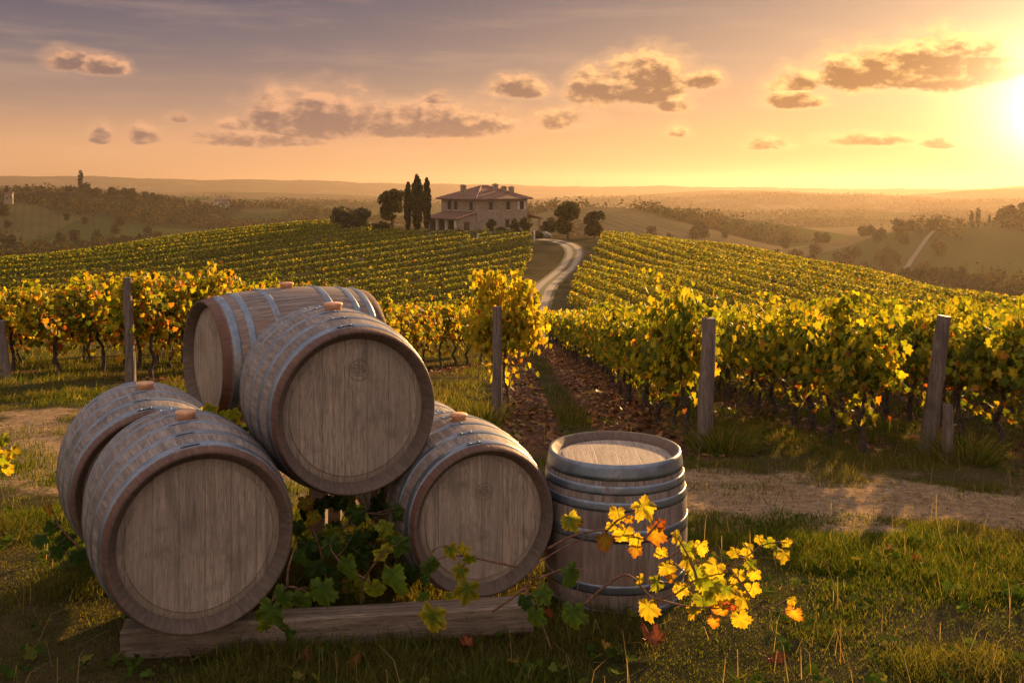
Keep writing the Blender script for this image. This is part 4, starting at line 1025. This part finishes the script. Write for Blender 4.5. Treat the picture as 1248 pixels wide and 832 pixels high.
# fallen leaves
n = 5200; Y = rng.uniform(10, 46, n); X = np.where(rng.random(n) < .45, rng.uniform(-.3, .52, n), rng.uniform(1.0, 2.1, n))
m2 = 2600; Y2 = rng.uniform(9.3, 26, m2); X2 = 1.93+1.55*rng.integers(0, 5, m2)+rng.normal(0, .4, m2)
m3 = 900; d3 = rng.uniform(0, 15, m3); X3 = -5.3+.34*d3+rng.normal(0, .5, m3); Y3 = 14.2+.94*d3
X = np.r_[X, X2, X3]; Y = np.r_[Y, Y2, Y3]; n = len(X)
P = np.c_[X, Y, Hd(X, Y)+.02]; N = np.c_[rng.normal(0, .45, (n, 2)), np.ones(n)]
DL = [(.10, .045, .02), (.20, .085, .03), (.30, .12, .035), (.36, .22, .06)]
tag(link('fallen_leaves', leaves('fallen_leaves', P, N, rng.normal(0, 1, (n, 3)), rng.uniform(.05, .11, n), pick(DL, (4, 4, 2, 1), n), T_QUAD), M_DEADLEAF), 'brown fallen leaves littering the bare track between the rows', 'fallen leaves', kind='stuff')

# ---------------------------------------------------------------- big vine leaves on shoots in the foreground
def big_leaf_template(var):
    rnd = random.Random(var); A = []; n = 44
    lob = [(90, 1.0), (33, .92), (147, .92), (-28, .74), (208, .74)]
    for k in range(n):
        a = -90+360*(k+.5)/n
        d = lambda u, v: abs((u-v+180) % 360-180)
        r = max(l*(1-.38*(d(a, la)/36)**1.6) if d(a, la) < 36*1.2 else 0 for la, l in lob); r = max(r, .50)
        if d(a, -90) < 18: r = .16+.25*d(a, -90)/18
        r *= 1+.085*(1 if k % 2 else -1)+rnd.uniform(-.03, .03); A.append((R(a), r))
    V = [(0, 0, 0)]; F = []
    for f in (.5, 1.0):
        for a, r in A:
            x, y = r*f*math.cos(a), r*f*math.sin(a); V.append((x*.62, y*.62+.0, -.30*(x*x+y*y)*f+.20*abs(x)+.08*math.sin(a*5+var)*f+rnd.uniform(-.03, .03)*f))
    for k in range(n):
        k2 = (k+1) % n; F.append((0, 1+k, 1+k2)); F.append((1+k, 1+n+k, 1+n+k2)); F.append((1+k, 1+n+k2, 1+k2))
    vein = [1.0]+[1-.42*max(0, 1-min(abs((math.degrees(a)-la+180) % 360-180) for la, _ in lob)/9.0) for f in (0, 1) for a, r in A]
    return np.array(V), np.array(F), n, np.array(vein)
BT = [big_leaf_template(q) for q in range(4)]
LCOL = {'g': ((.075, .145, .02), (.14, .20, .025)), 'd': ((.045, .095, .015), (.07, .125, .02)), 'y': ((.36, .33, .025), (.50, .35, .03)), 'l': ((.13, .19, .015), (.30, .30, .025)), 'o': ((.40, .29, .03), (.36, .13, .02)), 'r': ((.30, .10, .03), (.22, .05, .02)), 'm': ((.10, .17, .02), (.45, .36, .03))}
def shoot(label, canes, lvs, cat='vine shoot', name='vine_shoot'):
    """canes: list of [(px,py,Y)...]; lvs: (px, py, Y, size in px, colour, facing tilt)"""
    o0 = at(*canes[0][0]); root = empty(name, o0); tag(root, label, cat)
    b = MB()
    CP = []
    for cn in canes:
        p = [at(*q)-o0 for q in cn]; P = []
        for i in range(len(p)-1):
            p0, p1, p2, p3 = (p[max(0, min(len(p)-1, i+k))] for k in (-1, 0, 1, 2))
            for s in np.linspace(0, 1, 7, endpoint=False): P.append(.5*((2*p1)+(p2-p0)*s+(2*p0-5*p1+4*p2-p3)*s*s+(3*p1-p0-3*p2+p3)*s**3))
        P.append(p[-1]); CP += P
        b.tube(P, list(np.linspace(.0058, .0022, len(P))), 6, .12)
    Vs, Fs, Cs, off = [], [], [], 0
    for (px, py, Y, sp, col, tilt) in lvs:
        c = at(px, py, Y)-o0; s = sp/FP*Y*.80; tv, tf, nn, vein = random.choice(BT)
        nrm = Vector((random.uniform(-.95, .95), -1, tilt+random.uniform(-.55, .55))).normalized(); up = Vector((random.uniform(-.6, .6), 0, -1)); up = (up-nrm*up.dot(nrm)).normalized(); tx_ = up.cross(nrm)
        stem = c-up*s*.16
        Vq = np.array([tuple(stem+(tx_*v[0]+up*(v[1]+.16)+nrm*v[2]*random.uniform(.9, 1.1))*s*1.0) for v in tv])
        ci, ce = LCOL[col]; j = random.uniform(.75, 1.2); cc = np.array([ci]+[tuple(np.array(ci)*.65+np.array(ce)*.35)]*nn+[ce]*nn)*j
        cc = cc*np.random.default_rng(len(Vs)).uniform(.82, 1.15, (len(cc), 1))*vein[:, None]; cc = np.minimum(cc, .85)
        Vs.append(Vq); Fs.append(tf+off); Cs.append(cc); off += len(Vq)
        q = min(CP, key=lambda w: (w-stem).length); dd = (q-stem).length
        if dd < .25: b.tube([q, q.lerp(stem, .5)+Vector((0, -.006, -.01)), stem], [.0018, .0014, .0012], 5)
    b.build('cane', M_CANE, root, True)
    link('leaves', npmesh('leaves', np.vstack(Vs), np.vstack(Fs), np.vstack(Cs)), M_LEAF, root, True)
    return root
Yb = 4.12
shoot('green vine shoot trailing over the beam between the front left barrel and the gap', [[(372, 720, 4.2), (350, 715, 4.12), (330, 735, 4.08), (325, 770, 4.06)], [(350, 715, 4.12), (352, 690, 4.1), (362, 660, 4.15)]],
      [(331, 742, 4.06, 48, 'g', .3), (350, 768, 4.05, 40, 'd', .2), (345, 725, 4.08, 40, 'g', .3), (368, 728, 4.12, 34, 'g', .2), (393, 716, 4.10, 50, 'g', .3), (364, 676, 4.2, 34, 'd', .3), (322, 760, 4.03, 26, 'l', .2)])
shoot('green vine shoot with the two largest leaves in front of the dark gap', [[(440, 735, 4.25), (445, 705, 4.2), (462, 680, 4.15), (478, 665, 4.15)], [(445, 705, 4.2), (420, 690, 4.2), (405, 672, 4.2)]],
      [(422, 686, 4.18, 48, 'g', .3), (479, 700, 4.12, 56, 'g', .3), (466, 672, 4.15, 34, 'm', .2), (488, 662, 4.2, 38, 'd', .4), (455, 715, 4.15, 36, 'l', .2), (404, 662, 4.3, 36, 'd', .3), (432, 655, 4.4, 36, 'd', .3), (470, 640, 4.4, 30, 'l', .3)])
shoot('yellowish vine leaves deep in the gap behind the front shoots', [[(400, 720, 4.5), (390, 670, 4.5), (380, 640, 4.55), (376, 615, 4.6)], [(390, 670, 4.5), (420, 640, 4.55), (435, 625, 4.55)]],
      [(372, 610, 4.6, 26, 'y', .1), (382, 628, 4.55, 26, 'y', .1), (372, 655, 4.5, 30, 'l', .2), (395, 655, 4.55, 34, 'd', .2), (433, 628, 4.6, 30, 'l', .2), (430, 650, 4.55, 22, 'y', .2), (410, 640, 4.6, 30, 'd', .2), (385, 690, 4.45, 34, 'd', .2), (405, 700, 4.5, 36, 'd', .2), (440, 680, 4.5, 34, 'd', .2), (362, 640, 4.5, 28, 'd', .2), (415, 610, 4.7, 28, 'd', .2), (455, 650, 4.6, 30, 'd', .2)]+[(random.uniform(365, 500), random.uniform(600, 725), random.uniform(4.45, 4.9), random.uniform(24, 36), random.choice('ddddl'), .2) for _ in range(34)])
shoot('hanging vine shoot with yellow tipped leaves in front of the right lying barrel', [[(628, 690, 4.3), (600, 684, 4.25), (570, 678, 4.22), (545, 677, 4.2), (522, 690, 4.2), (520, 720, 4.16)], [(570, 678, 4.22), (562, 700, 4.18), (568, 720, 4.15)], [(522, 690, 4.2), (528, 670, 4.2), (545, 664, 4.2)]],
      [(523, 688, 4.18, 32, 'g', .2), (518, 704, 4.16, 22, 'd', .2), (528, 748, 4.08, 50, 'm', .3), (549, 668, 4.2, 28, 'm', .4), (566, 668, 4.2, 24, 'y', .4), (562, 694, 4.18, 28, 'm', .2), (570, 716, 4.12, 42, 'm', .3), (547, 724, 4.12, 18, 'm', .2), (572, 680, 4.18, 24, 'l', .2), (516, 725, 4.12, 22, 'g', .2)])
shoot('green vine leaves on the low cane between the right lying barrel and the upright one', [[(600, 745, 4.2), (640, 715, 4.2), (652, 690, 4.2), (690, 665, 4.22), (724, 652, 4.22)], [(640, 715, 4.2), (660, 760, 4.15), (672, 790, 4.1)], [(655, 705, 4.2), (690, 692, 4.18), (712, 694, 4.16)]],
      [(695, 697, 4.16, 40, 'g', .3), (653, 748, 4.12, 36, 'g', .3), (699, 744, 4.12, 44, 'g', .3), (660, 722, 4.16, 34, 'g', .3), (694, 632, 4.2, 34, 'm', .3), (705, 634, 4.2, 18, 'o', .3), (668, 745, 4.14, 18, 'r', .2), (640, 730, 4.15, 26, 'd', .2)])
shoot('arching vine cane with bright yellow leaves crossing in front of the upright barrel', [[(668, 668, 4.22), (700, 652, 4.18), (740, 646, 4.14), (785, 656, 4.10), (815, 680, 4.06), (850, 710, 4.02)], [(740, 646, 4.14), (755, 632, 4.12), (780, 620, 4.12)], [(785, 656, 4.10), (800, 640, 4.1), (803, 634, 4.1)], [(815, 680, 4.06), (830, 668, 4.06)]],
      [(752, 624, 4.12, 28, 'y', .2), (761, 648, 4.10, 34, 'y', .2), (783, 616, 4.12, 40, 'y', .3), (736, 656, 4.14, 32, 'o', .2), (774, 656, 4.10, 24, 'y', .2), (799, 648, 4.10, 36, 'o', .3), (805, 636, 4.10, 20, 'r', .2), (768, 632, 4.12, 18, 'o', .2), (775, 668, 4.1, 22, 'o', .2), (745, 640, 4.12, 18, 'y', .2)])
shoot('large spray of glowing yellow vine leaves right of the upright barrel', [[(700, 748, 4.15), (760, 700, 4.08), (800, 730, 4.05), (850, 705, 4.02), (890, 692, 4.0), (930, 664, 4.0), (958, 660, 4.0)], [(850, 705, 4.02), (840, 680, 4.02), (826, 655, 4.03)], [(890, 692, 4.0), (910, 720, 3.98), (925, 740, 3.97)], [(800, 730, 4.05), (850, 740, 4.0), (900, 735, 3.98)]],
      [(824, 652, 4.03, 24, 'y', .3), (838, 666, 4.03, 30, 'l', .3), (854, 664, 4.02, 26, 'y', .2), (838, 682, 4.02, 30, 'y', .2), (850, 696, 4.02, 36, 'l', .3), (872, 690, 4.01, 34, 'y', .2), (864, 708, 4.01, 42, 'l', .3), (884, 716, 4.0, 40, 'm', .3), (900, 700, 4.0, 30, 'y', .2), (912, 668, 4.0, 28, 'y', .3), (916, 685, 4.0, 24, 'l', .2), (936, 660, 4.0, 22, 'l', .2), (945, 668, 4.0, 18, 'l', .2), (955, 674, 3.99, 24, 'y', .1), (960, 660, 4.0, 18, 'y', .1), (920, 698, 3.99, 22, 'y', .2),
       (917, 716, 3.99, 28, 'y', .2), (905, 728, 3.98, 34, 'y', .2), (880, 740, 3.98, 30, 'o', .2), (858, 730, 4.0, 40, 'l', .3), (845, 742, 4.0, 30, 'y', .2), (902, 752, 3.97, 32, 'y', .2), (890, 732, 3.99, 24, 'r', .2), (870, 755, 3.98, 20, 'o', .2), (830, 715, 4.02, 26, 'y', .3), (812, 690, 4.04, 28, 'y', .2), (800, 708, 4.05, 30, 'l', .3), (790, 738, 4.05, 38, 'y', .2), (806, 672, 4.05, 22, 'y', .2), (818, 702, 4.03, 20, 'o', .2), (780, 705, 4.06, 20, 'y', .2), (968, 745, 3.96, 28, 'o', .2), (965, 730, 3.97, 16, 'y', .2), (895, 672, 4.0, 20, 'y', .2), (925, 655, 4.0, 16, 'y', .2)])
shoot('vine leaves growing up between the sideways barrel and the front left barrel', [[(300, 560, 5.0), (285, 535, 5.0), (272, 510, 5.0), (262, 495, 5.0)], [(285, 535, 5.0), (262, 520, 4.95), (250, 505, 4.95)]],
      [(257, 497, 4.95, 26, 'm', .3), (268, 508, 4.95, 28, 'l', .3), (284, 503, 5.0, 24, 'l', .2), (252, 520, 4.95, 20, 'y', .2), (278, 520, 5.0, 28, 'l', .2), (292, 524, 5.0, 30, 'd', .2), (268, 530, 4.95, 24, 'y', .2), (287, 512, 5.0, 20, 'y', .2), (297, 545, 5.0, 24, 'd', .2)])
shoot('sunlit yellow vine tip at the left edge of the photo', [[(-25, 600, 6.2), (-12, 575, 6.2), (2, 545, 6.2), (8, 530, 6.2)]],
      [(2, 535, 6.2, 26, 'l', .2), (14, 550, 6.2, 24, 'y', .2), (4, 560, 6.2, 26, 'l', .2), (-6, 548, 6.2, 26, 'y', .2), (10, 570, 6.2, 20, 'y', .2), (-8, 575, 6.2, 24, 'l', .2)])
shoot('shaded vine leaves in the grass left of the front left barrel', [[(110, 680, 4.5), (90, 660, 4.5), (72, 640, 4.5), (60, 610, 4.5)]],
      [(58, 618, 4.5, 22, 'o', .2), (64, 640, 4.5, 26, 'd', .2), (82, 655, 4.5, 30, 'd', .3), (95, 675, 4.45, 30, 'd', .3), (70, 668, 4.45, 28, 'd', .3), (50, 655, 4.5, 26, 'd', .3)])
shoot('yellow tip of a vine shoot poking up behind the far left barrel', [[(120, 520, 5.9), (112, 508, 5.9), (108, 498, 5.9)]], [(106, 499, 5.9, 14, 'y', .2), (114, 500, 5.9, 12, 'y', .2), (110, 507, 5.9, 14, 'l', .2)])
for (px, py, sp, col, lab) in ((370, 806, 22, 'r', 'crumpled russet leaf on the grass below the beam, left one'), (430, 812, 26, 'r', 'dark red dead leaf on the grass under the beam'), (572, 786, 24, 'r', 'curled brown leaf on the grass in front of the right lying barrel'), (515, 770, 14, 'o', 'small orange brown leaf on the ground by the beam end'),
                               (625, 808, 22, 'o', 'orange brown dead leaf near the bottom of the photo'), (800, 783, 38, 'r', 'large red brown leaf on the grass in front of the upright barrel'), (945, 806, 36, 'r', 'bright red dead leaf on the grass at lower right'), (740, 790, 20, 'o', 'tan dead leaf on the shaded grass'), (1122, 686, 24, 'o', 'tan leaf on the dry grass at right'), (1080, 672, 14, 'o', 'tiny orange leaf in the grass at right'), (385, 790, 18, 'r', 'small crumpled leaf touching the beam'), (350, 815, 22, 'r', 'brown crumpled leaf at the bottom edge of the photo')):
    Y = CAMH
    for _ in range(30):
        Yn = (CAMH-hz((px-624)/FP*Y, Y)-.03)*FP/(py-HZ); Y = .5*Y+.5*Yn
    c = at(px, py, Y); tv, tf, nn, vein = random.choice(BT); s = sp/FP*Y*.8; a = random.uniform(0, 6.28); ci, ce = LCOL[col]
    Vq = np.array([((v[0]*math.cos(a)-v[1]*math.sin(a))*s, (v[0]*math.sin(a)+v[1]*math.cos(a))*s, (abs(v[2])*2.2+.25*abs(v[0])+random.uniform(0, .08))*s) for v in tv])
    o = link('dead_leaf', npmesh('dead_leaf', Vq, tf, np.array([ci]*(nn+1)+[ce]*nn)*random.uniform(.6, 1)), M_DEADLEAF, smooth=True); o.location = c; o.rotation_euler = (R(12), random.uniform(-.2, .2), 0); tag(o, lab, 'dead leaf')
print('near vines', nv, 'stuff seeds', len(stuff_seed), 'hill segs', len(sg))
